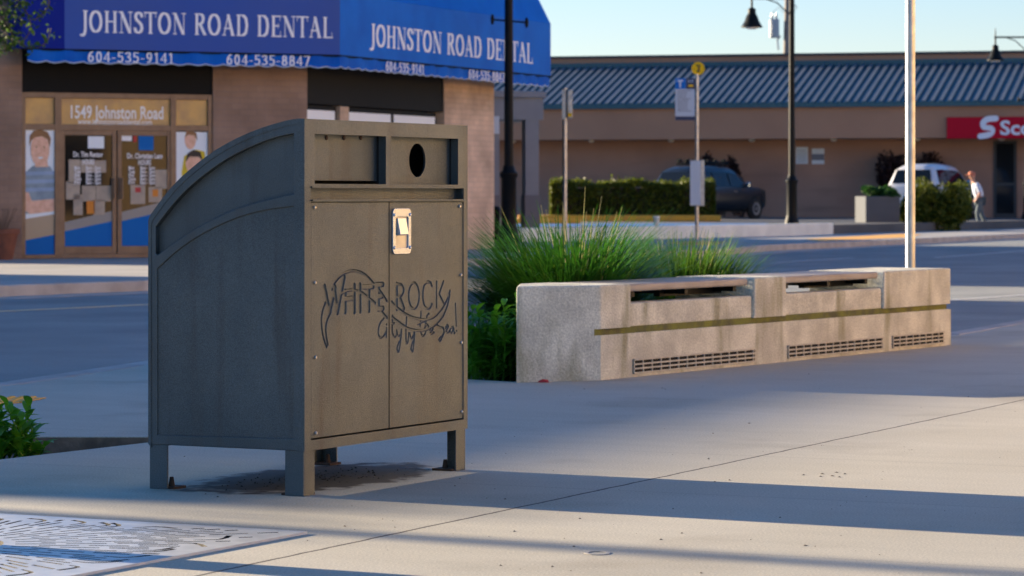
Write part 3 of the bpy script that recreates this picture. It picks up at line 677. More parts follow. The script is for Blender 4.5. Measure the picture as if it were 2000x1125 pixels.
# ------------------------------------------------------------------ vegetation helpers
def in_bench(p):
    q = Vector(p)-BO; u, v = q.dot(bx3), q.dot(by3); return -.45 < u < LB and v < .60 and p[2] < .56
def blade(mb, base, ang, length, lean, wd, droop, seg=5, mi=0):
    d = Vector((math.cos(ang), math.sin(ang), 0)); sd = Vector((-d.y, d.x, 0)); p = Vector(base); q = lean; vs = []; st = length/seg
    for i in range(seg+1):
        wv = wd*(1-(i/seg)**2.2)+.0006
        vs += [p-sd*wv, p+sd*wv]
        p = p+(d*math.sin(q)+Vector((0, 0, 1))*math.cos(q))*st; q += droop/seg
    if any(in_bench(v) for v in vs): return
    mb.add(vs, [(2*i, 2*i+1, 2*i+3, 2*i+2) for i in range(seg)], mi)
def grass_clump(name, label, c, n, rad, lmin, lmax, mats, stalks=20, lean=.75, droop=1.0):
    mb = MB()
    for _ in range(n):
        a = random.uniform(0, 2*math.pi); r = rad*math.sqrt(random.random()); b = (c[0]+r*math.cos(a), c[1]+r*math.sin(a), c[2])
        a2 = a+random.gauss(0, .6)
        blade(mb, b, a2, random.uniform(lmin, lmax), random.uniform(.02, lean)*(.35+.65*r/rad), random.uniform(.0035, .0085), random.uniform(.35*droop, droop), 6, 0 if random.random() < .85 else 1)
    for _ in range(stalks):
        a = random.uniform(0, 2*math.pi); r = rad*.8*math.sqrt(random.random())
        blade(mb, (c[0]+r*math.cos(a), c[1]+r*math.sin(a), c[2]), a, lmax*random.uniform(.8, 1.0), random.uniform(0, .4), .003, random.uniform(.0, .35), 6, 2)
    return tag(mb.build(name, mats, fix=False), label, 'ornamental grass')
gm = [M['grass'], M['grass2'], M['straw']]
cA = gp(1120, 709, 0); A = Vector((.36, 18.7, -.05))
grass_clump('ornamental_grass', 'large dark green grass clump arching over the left end of the concrete bench', (.37, 18.85, -.05), 7500, .26, .6, 1.16, gm, 14, .62, 2.0)
grass_clump('ornamental_grass', 'lighter upright grass clump with straw tips behind the middle of the bench', (1.14, 20.7, -.05), 3000, .22, .5, .92, [M['grass2'], M['grass'], M['straw']], 34, .5, 1.1)
grass_clump('ornamental_grass', 'thin low grass tuft trailing between the leafy plant and the bench end', (-.02, 18.1, -.05), 420, .14, .25, .55, gm, 0, .8, 1.3)
def leafy(name, label, c, n, rad, hmin, hmax, ll, lw, m):
    mb = MB()
    for _ in range(n):
        a = random.uniform(0, 6.28); r = rad*math.sqrt(random.random()); h = random.uniform(hmin, hmax)
        b = Vector((c[0]+r*math.cos(a), c[1]+r*math.sin(a), c[2])); tip = b+Vector((random.gauss(0, .05), random.gauss(0, .05), h))
        mb.tube([b, (b+tip)/2+Vector((.01, 0, 0)), tip], [.004, .004, .002], 5, 1)
        k = int(5+h*16)
        for i in range(k):
            t = (i+1)/k; p = b.lerp(tip, t); a2 = i*2.4+random.uniform(-.4, .4); L_ = ll*random.uniform(.6, 1.1)*(.6+.5*math.sin(t*3)); q = random.uniform(.5, 1.1)
            d = Vector((math.cos(a2), math.sin(a2), 0)); sd = Vector((-d.y, d.x, 0)); vs = []; cur = p.copy()
            for s_ in range(6):
                u = s_/5; wv = lw*math.sin(math.pi*(.08+.92*u)**.8)*.5+.0005; vs += [cur-sd*wv+Vector((0, 0, wv*.35)), cur.copy(), cur+sd*wv+Vector((0, 0, wv*.35))]
                cur = cur+(d*math.sin(q)+Vector((0, 0, 1))*math.cos(q))*L_/5; q += .2
            mb.add(vs, [(3*j+o_, 3*j+o_+1, 3*j+o_+4, 3*j+o_+3) for j in range(5) for o_ in (0, 1)], 0)
    return tag(mb.build(name, [m, M['broad']], smooth=True, fix=False), label, 'plant')
leafy('leafy_plant', 'bright green broad-leaved plants crowding the left end of the concrete bench', (-.14, 17.72, -.05), 46, .24, .12, .5, .17, .038, M['broad'])
random.seed(21)
leafy('leafy_plant', 'small bright green plant growing in the corner bed at the left edge', (-2.10, 12.72, -.07), 30, .14, .06, .25, .13, .036, M['broad'])
def leaf_cloud(mb, pts, size, mi=0):
    for p in pts:
        n = Vector((random.gauss(0, 1), random.gauss(0, 1), random.gauss(0, 1)+.5)).normalized(); a = n.orthogonal().normalized(); b = n.cross(a)
        q = random.uniform(0, 6.28); u = a*math.cos(q)+b*math.sin(q); v = n.cross(u); s_ = size*random.uniform(.6, 1.3)
        mb.add([p-u*s_, p+v*s_*.5, p+u*s_, p-v*s_*.5], [(0, 1, 2, 3)], mi)
def street_tree(label, x, y, z0, h, r0, crown_c, crown_r, n, size=.06, hang=0):
    t = thing('street_tree', label, 'tree', (x, y, z0))
    mb = MB(); mb.tube([(0, 0, 0), (.02, .01, h*.3), (-.01, .03, h*.6), (.03, 0, h)], [r0*1.15, r0, r0*.85, r0*.5], 12)
    limbs = []
    for k in range(9):
        a = k*2.4; zb = h*(.5+.05*k); e = Vector((math.cos(a)*crown_r*.7, math.sin(a)*crown_r*.7, zb+crown_r*.5)); limbs.append(e)
        mb.tube([(0, 0, zb), e*.5+Vector((0, 0, zb*.45)), e], [r0*.4, r0*.25, r0*.08], 6)
    mb.build('trunk', M['bark'], t, smooth=True)
    c = MB(); pts = []; cc = Vector(crown_c)
    cl = [cc+Vector((random.gauss(0, .5), random.gauss(0, .5), random.gauss(0, .42)))*crown_r for _ in range(46)]
    for _ in range(n):
        g = random.choice(cl); pts.append(g+Vector((random.gauss(0, 1), random.gauss(0, 1), random.gauss(0, .8)))*crown_r*.13)
    leaf_cloud(c, pts, size)
    c.build('crown', M['leaf'], t, fix=False); return t
tc_ = gc+EY*.82-EX*.82
street_tree('slim street tree whose trunk rises from the round hole of the metal tree grate', tc_.x, tc_.y, -.06, 3.6, .085, (0, 0, 4.3), 1.7, 5000, .06)
# ------------------------------------------------------------------ tree grate
def slot(cx, cy, a, r0, r1, wd, hook=0.0):
    P = []
    for i in range(7):
        t = i/6; r = r0+(r1-r0)*t; b = a+hook*max(0, t-.55)**2*4.0; P.append(Vector((cx+r*math.cos(b), cy+r*math.sin(b))))
    L_, R_ = [], []
    for i, p in enumerate(P):
        t = (P[min(i+1, 6)]-P[max(i-1, 0)]).normalized(); nn = Vector((-t.y, t.x)); k = wd*(.45+.55*(i/6 if hook else .8))
        L_.append(p+nn*k); R_.append(p-nn*k)
    return [tuple(p) for p in L_]+[tuple(p) for p in reversed(R_)]
slots = []; hs = GS/2; rg = random.Random(3)
def spokes(n_, off, rs_):
    for k in range(n_):
        a = 2*math.pi*(k+off)/n_; lim = (hs-.05)/max(abs(math.cos(a)), abs(math.sin(a))); r = rs_+(.075 if k % 2 else 0)
        while r < lim-.06:
            r1 = min(r+.12, lim-.02); last = r1 > lim-.08
            if r1-r > .035: slots.append(slot(0, 0, a, r, r1, .0095 if last else .0068, (.14 if k % 2 else -.14) if last and r1-r > .07 else 0))
            r = r1+.03
spokes(60, 0, .27); spokes(60, .5, .56)
ok_, occ = [], []
for sl_ in slots:
    if max(max(abs(p[0]), abs(p[1])) for p in sl_) > hs-.035: continue
    dense = []
    for i in range(len(sl_)):
        a_, b_ = Vector(sl_[i]), Vector(sl_[(i+1) % len(sl_)]); dense += [a_.lerp(b_, t/4) for t in range(4)]
    if all((p-q).length > .0045 for p in dense for q in occ if abs(p.x-q.x) < .01 and abs(p.y-q.y) < .01): ok_.append(sl_); occ += dense
slots = ok_
hole = [(.235*math.cos(2*math.pi*k/48), .235*math.sin(2*math.pi*k/48)) for k in range(48)]
gcen = Vector((gc.x, gc.y))+EY*hs-EX*hs
grate = plate('tree_grate', [rect(-hs, -hs, hs, hs), hole]+slots, M['grate'], lambda u, v, ww: (u, v, ww), .022)
grate.data.materials.append(M['grate_edge'])
for p_ in grate.data.polygons:
    if abs(p_.normal.z) < .5 and max(abs(p_.center.x), abs(p_.center.y)) < hs-.02: p_.material_index = 1
grate.location = (gcen.x, gcen.y, -.014); grate.rotation_euler = (0, 0, math.atan2(EX.y, EX.x))
tag(grate, 'square silver metal tree grate with radiating slots set in the pavement', 'tree grate')

# ------------------------------------------------------------------ lettering with a broad nib
G = {
 'J': (.46, [(.3, 1, .3, .1), (.3, .1, .25, -.1), (.25, -.1, .13, -.2), (.13, -.2, .04, -.15)], [(.14, .46, 1)]),
 'H': (.92, [(.2, 0, .2, 1), (.72, 0, .72, 1), (.2, .52, .72, .52)], [(.06, .34, 0), (.06, .34, 1), (.58, .86, 0), (.58, .86, 1)]),
 'N': (.92, [(.18, 0, .18, 1, .05), (.18, 1, .72, 0), (.76, 0, .76, 1, .05)], [(.05, .3, 0), (.0, .2, 1), (.62, .9, 1)]),
 'T': (.8, [(.4, 0, .4, 1), (.06, 1, .74, 1), (.05, .8, .07, 1, .03), (.75, .8, .73, 1, .03)], [(.26, .54, 0)]),
 'R': (.84, [(.2, 0, .2, 1), (.2, 1, .46, 1), (.46, 1, .6, .92), (.6, .92, .63, .77), (.63, .77, .57, .6), (.57, .6, .44, .52), (.44, .52, .2, .52), (.42, .5, .72, 0)], [(.06, .34, 0), (.06, .25, 1), (.66, .84, 0)]),
 'A': (.88, [(.14, 0, .42, 1, .05), (.42, 1, .72, 0), (.22, .33, .6, .33)], [(.02, .27, 0), (.58, .86, 0)]),
 'D': (.9, [(.2, 0, .2, 1), (.2, 1, .5, 1), (.5, 1, .68, .85), (.68, .85, .75, .5), (.75, .5, .68, .15), (.68, .15, .5, 0), (.5, 0, .2, 0)], [(.06, .3, 0), (.06, .3, 1)]),
 'E': (.76, [(.2, 0, .2, 1), (.2, 1, .64, 1), (.2, .52, .5, .52), (.2, 0, .66, 0), (.64, .8, .64, 1, .03), (.67, 0, .67, .22, .03), (.52, .42, .52, .62, .03)], [(.06, .3, 0), (.06, .3, 1)]),
 'L': (.74, [(.2, 0, .2, 1), (.2, 0, .64, 0), (.66, 0, .66, .24, .03)], [(.06, .3, 0), (.06, .34, 1)]),
 ' ': (.42, [], []), '-': (.4, [(.1, .38, .3, .38)], []),
 '1': (.5, [(.28, 0, .28, 1), (.14, .86, .28, 1)], [(.12, .44, 0)]), '4': (.62, [(.44, 0, .44, 1), (.44, 1, .06, .3, .05), (.06, .28, .58, .28)], []),
 '7': (.6, [(.06, 1, .54, 1), (.54, 1, .24, 0)], []),
}
def polyg(pts): return [(*pts[i], *pts[i+1]) for i in range(len(pts)-1)]
G['O'] = (.94, polyg([(.47+.34*math.sin(2*math.pi*i/18), .5+.5*math.cos(2*math.pi*i/18)) for i in range(19)]), [])
G['S'] = (.66, polyg([(.54, .8), (.5, .93), (.36, 1), (.2, .95), (.13, .8), (.2, .64), (.36, .53), (.5, .4), (.55, .24), (.48, .07), (.32, 0), (.16, .05), (.1, .22)]), [])
G['0'] = (.62, polyg([(.31+.2*math.sin(2*math.pi*i/14), .5+.5*math.cos(2*math.pi*i/14)) for i in range(15)]), [])
G['8'] = (.62, polyg([(.31+.17*math.sin(2*math.pi*i/12), .76+.24*math.cos(2*math.pi*i/12)) for i in range(13)])+polyg([(.31+.21*math.sin(2*math.pi*i/12), .26+.26*math.cos(2*math.pi*i/12)) for i in range(13)]), [])
G['6'] = (.62, polyg([(.31+.2*math.sin(2*math.pi*i/12), .3+.3*math.cos(2*math.pi*i/12)) for i in range(13)])+polyg([(.11, .3), (.14, .65), (.3, .92), (.46, 1)]), [])
G['9'] = (.62, polyg([(.31+.2*math.sin(2*math.pi*i/12), .7+.3*math.cos(2*math.pi*i/12)) for i in range(13)])+polyg([(.51, .7), (.48, .35), (.32, .08), (.16, 0)]), [])
G['3'] = (.6, polyg([(.1, .86), (.2, .98), (.36, 1), (.48, .88), (.46, .68), (.28, .54), (.48, .42), (.53, .24), (.42, .05), (.24, 0), (.09, .1)]), [])
G['5'] = (.6, polyg([(.5, 1), (.16, 1), (.14, .55), (.3, .62), (.46, .54), (.52, .32), (.42, .07), (.24, 0), (.08, .1)]), [])
def hull(pts):
    pts = sorted(set(pts))
    def half(p_):
        h = []
        for p in p_:
            while len(h) > 1 and (h[-1][0]-h[-2][0])*(p[1]-h[-2][1])-(h[-1][1]-h[-2][1])*(p[0]-h[-2][0]) <= 0: h.pop()
            h.append(p)
        return h[:-1]
    return half(pts)+half(pts[::-1])
def nib_text(name, txt, m, fn, x0, x1, h, parent, nib=(.15, .055), track=.04, depth=.004):
    """serif lettering from x0 to x1, cap height h; fn(u, v, w) with v=0 the baseline"""
    total = sum(G[c][0]+track for c in txt)-track; s_ = (x1-x0)/total; mb = MB(); x = 0; k = 0
    for c in txt:
        wd, st, se = G[c]
        for q in st:
            a = q[4] if len(q) > 4 else nib[0]; hh = nib[1]
            pts = [(px+dx*a/2, py+dy*hh/2) for px, py in ((q[0], q[1]), (q[2], q[3])) for dx in (-1, 1) for dy in (-1, 1)]
            k += 1; mb.prism([((x+u)*s_+x0, v*h) for u, v in hull(pts)], fn, 0, depth+.00025*(k % 9))
        for a, b, y in se:
            k += 1; mb.prism([((x+u)*s_+x0, v*h) for u, v in rect(a, y-.025, b, y+.025)], fn, 0, depth+.00025*(k % 9))
        x += wd+track
    return mb.build(name, m, parent)

# ------------------------------------------------------------------ dental building
DO = Vector((-7.44, 50.7, 0)); DA = R(26); dx3 = Vector((math.cos(DA), math.sin(DA), 0)); dy3 = Vector((-math.sin(DA), math.cos(DA), 0))
dental = thing('dental_building', 'brick corner clinic with blue lettered awnings and glass double doors', 'building', DO, DA)
def dp(px, py, y=0.0):
    p = hit(px, py, DO+dy3*y, dy3)-DO; return (p.dot(dx3), p.z)
CU = dp(600, 300)[0]                                    # wall corner, local x
RA = R(42); rc, rs = math.cos(RA), math.sin(RA)
def RF(u, ww, z): return (CU+u*rc+ww*rs, u*rs-ww*rc, z)      # right facade: u along, ww outward
rdir = dx3*rc+dy3*rs; rnrm = dx3*rs-dy3*rc; RC = DO+dx3*CU
def rp(px, py, ww=0.0):
    p = hit(px, py, RC+rnrm*ww, rnrm)-RC; return (p.dot(rdir), p.z)
RL = rp(965, 400)[0]
XL = -4.2; WH = 6.3
xa, xb = dp(43, 300)[0], dp(416, 300)[0]
z_st = dp(200, 189)[1]; zf_t = 3.9
lf = lambda u, v, ww: (u, -ww, v)                       # left facade: ww outward
mb = MB(); mb.box((XL, 0, 0), (xa, .35, WH)); mb.box((xa, .0, zf_t), (xb, .35, WH))
mb.box((xb, 0, 0), (CU, .35, WH)); mb.build('brick_wall', M['brickL'], dental)
u1, u2 = rp(602, 300)[0], rp(868, 300)[0]; zr = rp(760, 212)[1]
mb = MB()
def rbox(mb, a, b, w0, w1, z0, z1, mi=0):
    mb.add([RF(a, w0, z0), RF(b, w0, z0), RF(b, w1, z0), RF(a, w1, z0), RF(a, w0, z1), RF(b, w0, z1), RF(b, w1, z1), RF(a, w1, z1)],
           [(0, 3, 2, 1), (4, 5, 6, 7), (0, 1, 5, 4), (1, 2, 6, 5), (2, 3, 7, 6), (3, 0, 4, 7)], mi)
rbox(mb, u2, RL, -.35, 0, 0, WH); rbox(mb, .0, u2, -.35, 0, zf_t, WH); rbox(mb, .0, u2, -.35, -.01, 0, 1.0)
um = rp(677, 230)[0]
rbox(mb, um-.18, um+.18, -.3, -.04, 1.0, zr-.01)
mb.build('brick_wall', M['brickR'], dental)
mb = MB(); e = RF(RL, -.35, 0); 
def dl(x, y): q = Vector((x, y, 0))-DO; return (q.dot(dx3), q.dot(dy3))
e0 = RF(RL, -.36, 0)
back = [(XL, .36), (CU-.3, .36), (e0[0]-.02, e0[1]), dl(-1.1, 75), dl(-16, 72)]
mb.prism(back, lambda u, v, ww: (u, v, ww), 0, WH-.2); mb.build('rear_block', M['fascia'], dental)
mb = MB(); mb.box((xa, .03, z_st+.06), (xb, .2, zf_t)); mb.build('fascia_board', M['fascia'], dental)
mb = MB(); rbox(mb, .0, u2, -.2, -.03, zr, zf_t); mb.build('fascia_board', M['fascia'], dental)
# storefront
def lbox(mb, pa, pb, y0, y1, mi=0):       # photo rectangle on left facade
    a = dp(*pa); b = dp(*pb); mb.box((min(a[0], b[0]), y0, min(a[1], b[1])), (max(a[0], b[0]), y1, max(a[1], b[1])), mi)
zb = .02; X = lambda px: dp(px, 300)[0]; Z = lambda py: dp(200, py)[1]
mb = MB()
for px, hw in ((46, .045), (115, .06), (340, .05), (413, .05)): mb.box((X(px)-hw, .03, 0), (X(px)+hw, .13, z_st+.05))
for z, hh in ((z_st+.02, .05), (Z(249), .05)): mb.box((xa, .035, z-hh), (xb, .125, z+hh))
mb.box((xa, .03, 0), (xb, .12, .07)); mb.build('storefront_frame', M['alu'], dental, bevel=.006)
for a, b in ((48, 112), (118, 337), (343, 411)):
    pane = MB().box((X(a), .08, Z(247)), (X(b), .09, z_st)).build('transom_window', M['reflect_glass'], dental)
    if a == 118:
        font_text('lettering', '1549 Johnston Road', M['white'], lambda u, v, ww: (X(137)+u, .079-ww, Z(231)+v), .30, .003, pane, width=X(318)-X(137), bold=.006)
        font_text('lettering', 'www.johnstonroaddental.com', M['white'], lambda u, v, ww: (X(155)+u, .079-ww, Z(243)+v), .14, .003, pane, width=X(300)-X(155), bold=.002)
zt_ = Z(254); zmid = dp(170, 415)[1]
def notice(par, cx, cy, wd, hh, m, y=.066):
    c = dp(cx, cy); return MB().box((c[0]-wd, y, c[1]-hh), (c[0]+wd, y+.003, c[1]+hh)).build('notice', m, par)
for i, (a, b) in enumerate(((120, 229.5), (231.5, 337))):
    d = MB(); x0, x1 = X(a), X(b); fr = .075
    d.box((x0, .05, .07), (x0+fr, .11, zt_)); d.box((x1-fr, .05, .07), (x1, .11, zt_)); d.box((x0+fr, .05, .07), (x1-fr, .11, .07+.13)); d.box((x0+fr, .05, zt_-.09), (x1-fr, .11, zt_))
    dd = d.build('glass_door', M['alu'], dental, bevel=.006)
    MB().box((x0+fr, .078, .2), (x1-fr, .086, zt_-.09)).build('door_pane', M['glass'], dd)
    hx = x1-.06 if i == 0 else x0+.06
    h = MB(); h.tube([(hx, .05, 1.0), (hx, -.02, 1.0), (hx, -.02, 1.32), (hx, .05, 1.32)], .016, 8); h.box((hx-.035, .03, .98), (hx+.035, .049, 1.34)); h.build('handle', M['alu'], dd)
    # window film: blue sweep with grey band
    zL = dp(a+8, 452 if i == 0 else 432)[1]; zR = dp(b-8, 432 if i == 0 else 412)[1]; g = .17
    xa_, xb_ = x0+fr, x1-fr
    MB().prism([(xa_, .2), (xb_, .2), (xb_, zR), (xa_, zL)], lf, -.074, -.071).build('window_film', M['graphic_blue'], dd)
    MB().prism([(xa_, zL), (xb_, zR), (xb_, zR+g), (xa_, zL+g*.9)], lf, -.074, -.071).build('window_film', M['graphic_grey'], dd)
    if i == 0:
        for (cx, cy, wd, hh, m) in ((190, 278, .14, .10, 'poster'), (185, 325, .22, .10, 'paper'), (148, 335, .10, .2, 'paper'), (145, 372, .12, .15, 'paper'), (176, 378, .12, .13, 'paper'), (205, 378, .13, .13, 'paper'), (180, 405, .07, .11, 'orange'), (155, 400, .08, .17, 'paper'), (196, 405, .1, .13, 'paper')):
            notice(dd, cx, cy, wd, hh, M[m])
        nm = 'Dr. Tim Rector'
        rows = ((145, 203, 306, nm), (163, 186, 321, 'HOURS'))
    else:
        for (cx, cy, wd, hh, m) in ((250, 268, .09, .06, 'white'), (288, 275, .13, .16, 'graphic_blue'), (272, 380, .13, .16, 'paper'), (306, 380, .12, .13, 'paper'), (318, 350, .11, .16, 'paper')):
            notice(dd, cx, cy, wd, hh, M[m])
        notice(dd, 306, 377, .05, .06, M['orange'], .064); notice(dd, 272, 371, .05, .04, M['red'], .064); notice(dd, 266, 268, .03, .08, M['red'], .064)
        rows = ((250, 319, 309, 'Dr. Christian Lam'), (272, 297, 322, 'HOURS'))
    for pa, pb, py, tx in rows:
        font_text('lettering', tx, M['white'], lambda u, v, ww, pa=pa, py=py: (X(pa)+u, .062-ww, dp(pa, py)[1]+v), .12, .003, dd, width=X(pb)-X(pa), bold=.003)
    bx = 147 if i == 0 else 253
    for r_, dn in enumerate(('Mon', 'Tues', 'Wed', 'Thurs', 'Fri')):
        py = 331+r_*7.2
        font_text('lettering', dn, M['white'], lambda u, v, ww: (X(bx)+u, .062-ww, dp(bx, py)[1]+v), .085, .003, dd, width=(X(bx+14)-X(bx))*(.5+.1*len(dn)), bold=.002)
        font_text('lettering', '8am - 5pm', M['white'], lambda u, v, ww: (X(bx+23)+u, .062-ww, dp(bx, py)[1]+v), .085, .003, dd, width=X(bx+52)-X(bx+23), bold=.002)
# posters beside the doors
def ellp(c, rx, rz, n=22): return [(c[0]+rx*math.cos(2*math.pi*k/n), c[1]+rz*math.sin(2*math.pi*k/n)) for k in range(n)]
def layer(par, name, poly, m, k): MB().prism(poly, lf, -.06+.0015*k, -.06+.0015*k+.001).build(name, m, par)
po = MB().box((X(49), .062, .08), (X(111), .07, Z(252))).build('window_poster', M['poster'], dental)
P = lambda *pts: [dp(*p) for p in pts]
layer(po, 'poster_print', P((49, 428), (111, 418), (111, 460), (49, 470)), M['graphic_tan'], 0)
layer(po, 'poster_print', P((49, 500), (111, 500), (111, 458), (49, 470)), M['graphic_blue'], 1)
layer(po, 'poster_print', P((49, 418), (111, 412), (111, 345), (100, 325), (84, 322), (66, 324), (50, 338)), M['shirt'], 2)
for y in (334, 350, 366): layer(po, 'poster_print', P((50, y+9), (109, y+7), (109, y), (52, y+1)), M['shirt_s'], 3)
layer(po, 'poster_print', P((70, 326), (96, 326), (93, 305), (72, 305)), M['skin'], 4)
layer(po, 'poster_print', ellp(dp(80, 292), .16, .28), M['skin'], 5)
layer(po, 'poster_print', P((59, 285), (60, 265), (68, 255), (82, 253), (95, 258), (101, 270), (99, 288), (95, 272), (84, 266), (70, 268), (63, 274)), M['hairb'], 6)
layer(po, 'poster_print', P((75, 307), (87, 306.5), (84, 309.5), (78, 310)), M['poster'], 7)
for cx in (73, 88): layer(po, 'poster_print', ellp(dp(cx, 287), .014, .009), M['hairb'], 7)
layer(po, 'poster_print', P((46, 375), (58, 376), (64, 392), (111, 388), (111, 412), (60, 418), (46, 408)), M['skin'], 4)
po = MB().box((X(344), .062, .08), (X(410), .07, Z(256))).build('window_poster', M['poster'], dental)
layer(po, 'poster_print', ellp(dp(374, 272), .10, .17), M['skin'], 1); layer(po, 'poster_print', P((363, 268), (366, 258), (376, 255), (386, 260), (388, 275), (382, 264), (370, 263)), M['hairb'], 2)
layer(po, 'poster_print', P((357, 336), (362, 305), (385, 292), (402, 296), (408, 340), (400, 380), (360, 380)), M['yellow_cloth'], 0)
layer(po, 'poster_print', ellp(dp(381, 318), .15, .2), M['skin'], 4); layer(po, 'poster_print', P((365, 316), (368, 300), (380, 292), (394, 297), (398, 314), (390, 306), (372, 306)), M['haird'], 5)
# right facade windows
for a, b in ((606, 663), (691, 772), (778, 858)):
    ua, ub = rp(a, 230)[0], rp(b, 230)[0]
    fr = MB(); rbox(fr, ua-.07, ub+.07, -.2, -.1, zr-1.6, zr-.02); wf = fr.build('window', M['fascia'], dental)
    pn = MB(); rbox(pn, ua, ub, -.098, -.09, zr-1.55, zr-.1); pn.build('pane', M['poster'], wf)
    c = (ua+ub)/2; hd = MB(); hd.prism([(c+.22*math.cos(t*.2618), zr-.75+.4*math.sin(t*.2618)) for t in range(24)], lambda u, v, ww: RF(u, ww, v), -.088, -.087); hd.build('poster_print', M['haird'], wf)
# awnings: front faces stand .85 m off the walls; sloping tops
AW = .75; AZ0, AZ1, AZ2 = 3.42, 4.46, 5.9
# mitre of the two front lines in local coordinates
nl = Vector((0, -1)); nr_ = Vector((rs, -rc)); 
den = nl.x*nr_.y-nl.y*nr_.x
cc0 = Vector((CU, 0)); m_ = cc0+Vector(((AW*nr_.y-nl.y*AW)/den, (nl.x*AW-AW*nr_.x)/den))
xl = dp(42, 96, -AW)[0]; xp = dp(126, 96, -AW)[0]
uR = rp(1075, 150, AW)[0]; pR = Vector(RF(uR, AW, 0)[:2]); wR = Vector(RF(uR, 0, 0)[:2])
def quad3(mb, a, b, z0a, z1a, mi=0): mb.add([(a[0], a[1], z0a), (b[0], b[1], z0a), (b[0], b[1], z1a), (a[0], a[1], z1a)], [(0, 1, 2, 3)], mi)
def slope(mb, a, b, wa, wb): mb.add([(a[0], a[1], AZ1), (b[0], b[1], AZ1), (wb[0], wb[1], AZ2), (wa[0], wa[1], AZ2)], [(0, 1, 2, 3)])
aL = MB(); quad3(aL, (xl, -AW), (xp, -AW), AZ0, AZ1); slope(aL, (xl, -AW), (xp, -AW), (xl, 0), (xp, 0))
aL.add([(xl, -AW, AZ0), (xl, -AW, AZ1), (xl, 0, AZ2), (xl, 0, AZ0)], [(0, 1, 2, 3)]); 
def solid(o, t=.012): m = o.modifiers.new('solid', 'SOLIDIFY'); m.thickness = t; m.offset = 0; return o
solid(aL.build('awning_end', M['navy_awn'], dental))
aM = MB(); quad3(aM, (xp, -AW), m_, AZ0, AZ1); slope(aM, (xp, -AW), m_, (xp, 0), (CU, 0)); awl = solid(aM.build('awning', M['violet_awn'], dental))
aR = MB(); quad3(aR, m_, pR, AZ0, AZ1); slope(aR, m_, pR, (CU, 0), wR); aR.add([(pR.x, pR.y, AZ0), (wR.x, wR.y, AZ0), (wR.x, wR.y, AZ2), (pR.x, pR.y, AZ1)], [(0, 1, 2, 3)])
awr = solid(aR.build('awning', M['blue_awn'], dental))
mb = MB()
def valance(a, b, n_=60):
    a, b = Vector(a), Vector(b); nn = (b-a).normalized(); nn = Vector((nn.y, -nn.x)); vs = []
    for i in range(n_+1):
        p = a.lerp(b, i/n_)+nn*.02*math.sin(i*.9); vs += [(p.x, p.y, AZ0-.02), (p.x, p.y, AZ0-.19-.035*abs(math.sin(i*.8)))]
    mb.add(vs, [(2*i, 2*i+1, 2*i+3, 2*i+2) for i in range(n_)])
    trim.tube([Vector(v)+Vector((nn.x*.006, nn.y*.006, 0)) for v in vs[1::2]], .009, 5)
trim = MB()
valance((xl+.1, -AW), m_, 70); valance(m_, pR, 110); val = solid(mb.build('valance', M['blue_val'], dental), .006); trim.build('valance_trim', M['sign_pale'], val)
mb = MB(); mb.tube([(xl, -AW, AZ0-.012), (m_.x, m_.y, AZ0-.012), (pR.x, pR.y, AZ0-.012)], .02, 6); mb.build('awning_bar', M['fascia'], dental)
# words on the awnings
fl = lambda u, v, ww: (u, -AW-.008-ww, v)
a0, a1 = dp(157, 62, -AW), dp(650, 73, -AW); hcap = .335
zbase = (a0[1]+a1[1])/2
nib_text('lettering', 'JOHNSTON ROAD DENTAL', M['white'], lambda u, v, ww: fl(u, v+zbase, ww), a0[0], a1[0], hcap, awl, (.165, .07))
b0, b1 = rp(722, 88, AW), rp(1040, 124, AW); zb2 = (b0[1]+b1[1])/2
nib_text('lettering', 'JOHNSTON ROAD DENTAL', M['white'], lambda u, v, ww: RF(u, AW+.008+ww, v+zb2), b0[0], b1[0], .37, awr, (.165, .07))
for tx, pa, pb in (('604-535-9141', 170, 338), ('604-535-8847', 441, 604)):
    q0, q1 = dp(pa, 118, -AW), dp(pb, 125, -AW)
    nib_text('lettering', tx, M['white'], lambda u, v, ww: (u, -AW-.022-ww, v+AZ0-.19), q0[0], q1[0], .155, val, (.13, .09), .12)
for tx, pa, pb in (('604-535-9141', 751, 826), ('604-535-8847', 913, 983)):
    q0, q1 = rp(pa, 140, AW), rp(pb, 155, AW)
    nib_text('lettering', tx, M['white'], lambda u, v, ww: RF(u, AW+.022+ww, v+AZ0-.19), q0[0], q1[0], .155, val, (.13, .09), .12)
# terracotta pot by the wall
pt = dp(4, 505, -.45); pw = DO+dx3*pt[0]-dy3*.45
pot = thing('plant_pot', 'terracotta plant pot holding dry twigs by the brick clinic wall', 'plant pot', (pw.x, pw.y, 0))
MB().lathe([(.17, 0), (.26, .42), (.29, .42), (.29, .5), (.25, .5), (.22, .44)], seg=20).build('pot', M['terracotta'], pot, smooth=True)
mb = MB()
for k in range(26):
    a = random.uniform(0, 6.28); mb.tube([(.05*math.cos(a), .05*math.sin(a), .42), (.12*math.cos(a), .12*math.sin(a), .6), (.24*math.cos(a), .24*math.sin(a), random.uniform(.65, .85))], .005, 4)
mb.build('dry_twigs', M['twig'], pot)

